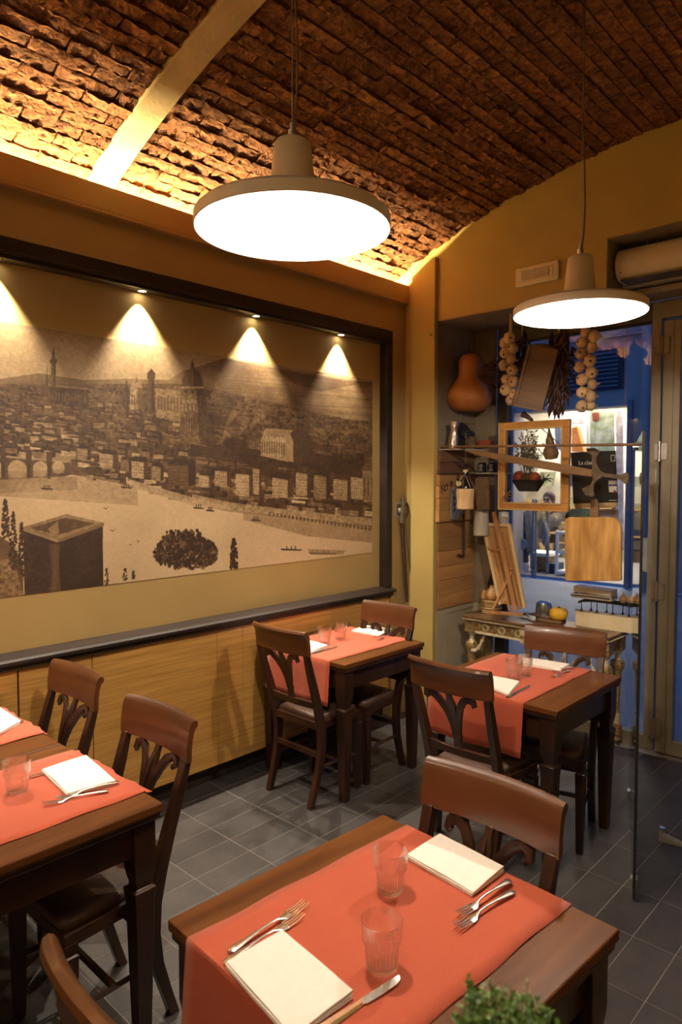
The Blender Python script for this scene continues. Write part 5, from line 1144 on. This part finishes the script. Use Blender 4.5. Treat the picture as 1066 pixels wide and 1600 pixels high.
out('printed_banner',[(915,643),(921,643),(922,705),(916,706)],.8,.02,M['shop_white'],'narrow plain white banner in the shop opening','fabric banner')
out('printed_banner',[(925,645),(936,644),(936,657),(926,658)],.73,.01,M['red_card'],'small red patch pinned on the leaf print fabric','fabric patch')
out('printed_banner',[(860,645),(912,642),(912,662),(862,665)],.8,.02,prnt('scribble_print',(.55,.45,.50),(.93,.91,.88),10),'white banner with faint pink sketches above the picture frame','fabric banner')
out('orange_bag',[(893,668),(902,666),(909,692),(912,706),(893,706)],.9,.15,mat('orange_cloth',(.62,.22,.06),.8,var=.2),'orange bag hanging right of the picture frame','bag')
out('grey_garment',[(866,668),(877,667),(878,705),(868,700)],.5,.12,M['shop_white'],'pale grey garment hanging near the frame top in the shop','garment')
# clothes rack garments
for (pts,ma,lb) in (([(807,800),(819,800),(822,880),(806,885)],M['denim'],'dark blue coat hanging at the left of the shop opening'),
 ([(819,790),(829,792),(833,862),(822,866)],M['greycloth'],'grey coat hanging next to the dark blue coat'),
 ([(838,815),(846,800),(850,812),(846,842),(840,842)],M['sagecloth'],'sage green scarf hanging in the shop'),
 ([(846,812),(852,815),(856,838),(850,855),(846,850)],M['greycloth'],'grey draped scarf hanging right of the sage green one'),
 ([(808,874),(818,872),(823,885),(820,905),(810,912)],mat('lilac_cloth',(.42,.42,.62),.8,scale=6,col2=(.66,.66,.80),bump=.3,bscale=20),'lilac white cloth draped low at the left of the shop opening')):
    out('hanging_garment',pts,.5,.14,ma,lb,'garment',.03,'garments in the shop across the street')
rk_=empty('clothes_rack',PY(834,905,YF+.35),0,'metal clothes rack with double posts in the shop opening','clothes rack'); s=sp(834,850,YF+.35,1)
for du in(-2.5,2.5): MB().tube([(du*s,0,0),(du*s,0,125*s)],.022,8).build('post',M['greycloth'],rk_)
MB().tube([(-28*s,0,118*s),(50*s,0,118*s)],.018,8).build('hanging_rail',M['greycloth'],rk_)
# stocked shelving on the shop's back wall
sg_=empty('goods_shelving',PY(850,900,YF+3.3),0,'tall shelving stocked with baskets along the back wall of the shop','shelf'); GX,GY=sg_.location.x,YF+3.3
for z in (.45,1.0,1.55): MB().box((-1.3,-.2,z-.03),(1.6,.25,z)).build('shelf_board',M['plank'],sg_,smooth=0)
for x in(-1.3,.15,1.6): MB().box((x-.03,-.2,0),(x+.03,.25,1.6)).build('post',M['wood_dark'],sg_,smooth=0)
gr_=random.Random(8); gms=[MB().lathe([(.12,0),(.17,.24),(.16,.24),(.11,.02)],12,cap=True).mesh('stock_basket',m_) for m_ in (M['wicker'],M['straw'],M['denim'],M['brownbag'],M['sagecloth'])]
for z in (.0,.451,1.001,1.551):
    for k in range(7): gi_=gr_.randrange(5); tag(place('stock_basket',gms[gi_],None,(GX-1.1+k*.4+(.06 if k>3 else -.04),GY+.0,z+.001 if z else .001),(0,0,0),(1,1,gr_.uniform(.8,1.35))),'%s shop basket, %s from the left on the %s'%({0:'ochre',1:'straw',2:'dark blue',3:'brown',4:'sage green'}[gi_],('first','second','third','fourth','fifth','sixth','seventh')[k],{0:'floor',.451:'lowest goods board',1.001:'middle goods board',1.551:'top goods board'}[z]),'basket','baskets in the goods shelving')
# table with crate, stool, shelves, hats
def outbox(name,u0,v0,u1,v1,yo,dp,ma,label,cat,group=None):
    a,b_=PY(u0,v0,YF+yo),PY(u1,v1,YF+yo); return tag(MB().box((a.x,YF+yo,max(b_.z,.001)),(b_.x,YF+yo+dp,a.z)).build(name,ma,smooth=0,bevel=.01),label,cat,group)
dt=empty('display_table',PY(846,900,YF+.9),0,'white topped display table inside the shop','table'); zt_=PY(846,857,YF+.9).z; s=sp(846,857,YF+.9,1)
MB().cbox((0,0,zt_),(40*s,.5,.06)).build('table_top',M['shop_white'],dt,smooth=0)
for i in(-1,1):
    for j in(-1,1): MB().tube([(i*18*s,j*.2,0),(i*18*s,j*.2,zt_)],.025,8).build('leg',M['wood_dark'],dt)
outbox('wicker_crate',828,866,855,892,.85,.35,prnt('crate_weave',(.16,.10,.05),(.40,.28,.16),14),'brown crate of wares under the white topped display table','crate')
outbox('dark_stool',857,880,868,906,.7,.35,M['denim'],'dark blue padded stool in front of the display table','stool')
sh_=empty('white_shelf',PY(885,905,YF+.6),0,'white shelf unit inside the shop, left of the chopping board','shelf'); s=sp(885,870,YF+.6,1)
for z in (10,42,72): MB().cbox((0,.15,z*s),(34*s,.4,.04)).build('shelf_board',M['shop_white'],sh_,smooth=0)
for i in(-16,16): MB().tube([(i*s,0,0),(i*s,0,76*s)],.03,8).build('post',M['shop_white'],sh_)
for (u,v,lb) in ((878,826,'round wicker basket on the top board of the white shop shelf'),(878,858,'round wicker basket on the middle board of the white shop shelf')):
    p=PY(u,v,YF+.62); tag(MB().lathe([(.10,0),(.14,.10),(.13,.10),(.09,.02)],18).build('wicker_basket',M['straw'],None,(p.x,YF+.75,p.z+.0)),lb,'basket','baskets on the shop shelf')
p=PY(869,812,YF+.5); tag(MB().lathe([(.12,0),(.13,.02),(.06,.04),(.05,.07),(.001,.075)],20).build('straw_hat',M['straw'],None,(p.x,YF+.5,p.z),(R_(80),0,0)),'round straw hat displayed below the picture frame','hat')
p=PY(857,790,YF+.6); mq=empty('mannequin',p,0,'mannequin with brown hair and sunglasses on a pole inside the shop','mannequin')
MB().ball((0,0,.10),.10,16,(.8,.9,1.2)).build('head',M['skinform'],mq); MB().ball((0,.03,.14),.12,14,(.95,.9,1.05)).build('hair',M['hair'],mq); MB().lathe([(.05,-.12),(.045,0)],12).build('neck',M['skinform'],mq)
for s_ in(-1,1): MB().ball((s_*.035,-.088,.11),.03,10,(1,.25,.8)).build('sunglass_lens',M['bottle'],mq)
MB().lathe([(.03,-1.2),(.03,-.12)],8).build('display_pole',M['greycloth'],mq)
p=PY(815,850,YF+.3); tag(MB().lathe([(.10,-.01),(.11,0),(.10,.01)],24).build('round_sign',M['bluesign'],None,p,(R_(90),0,0)),'small round pale sign hanging before the dark blue coat','sign')
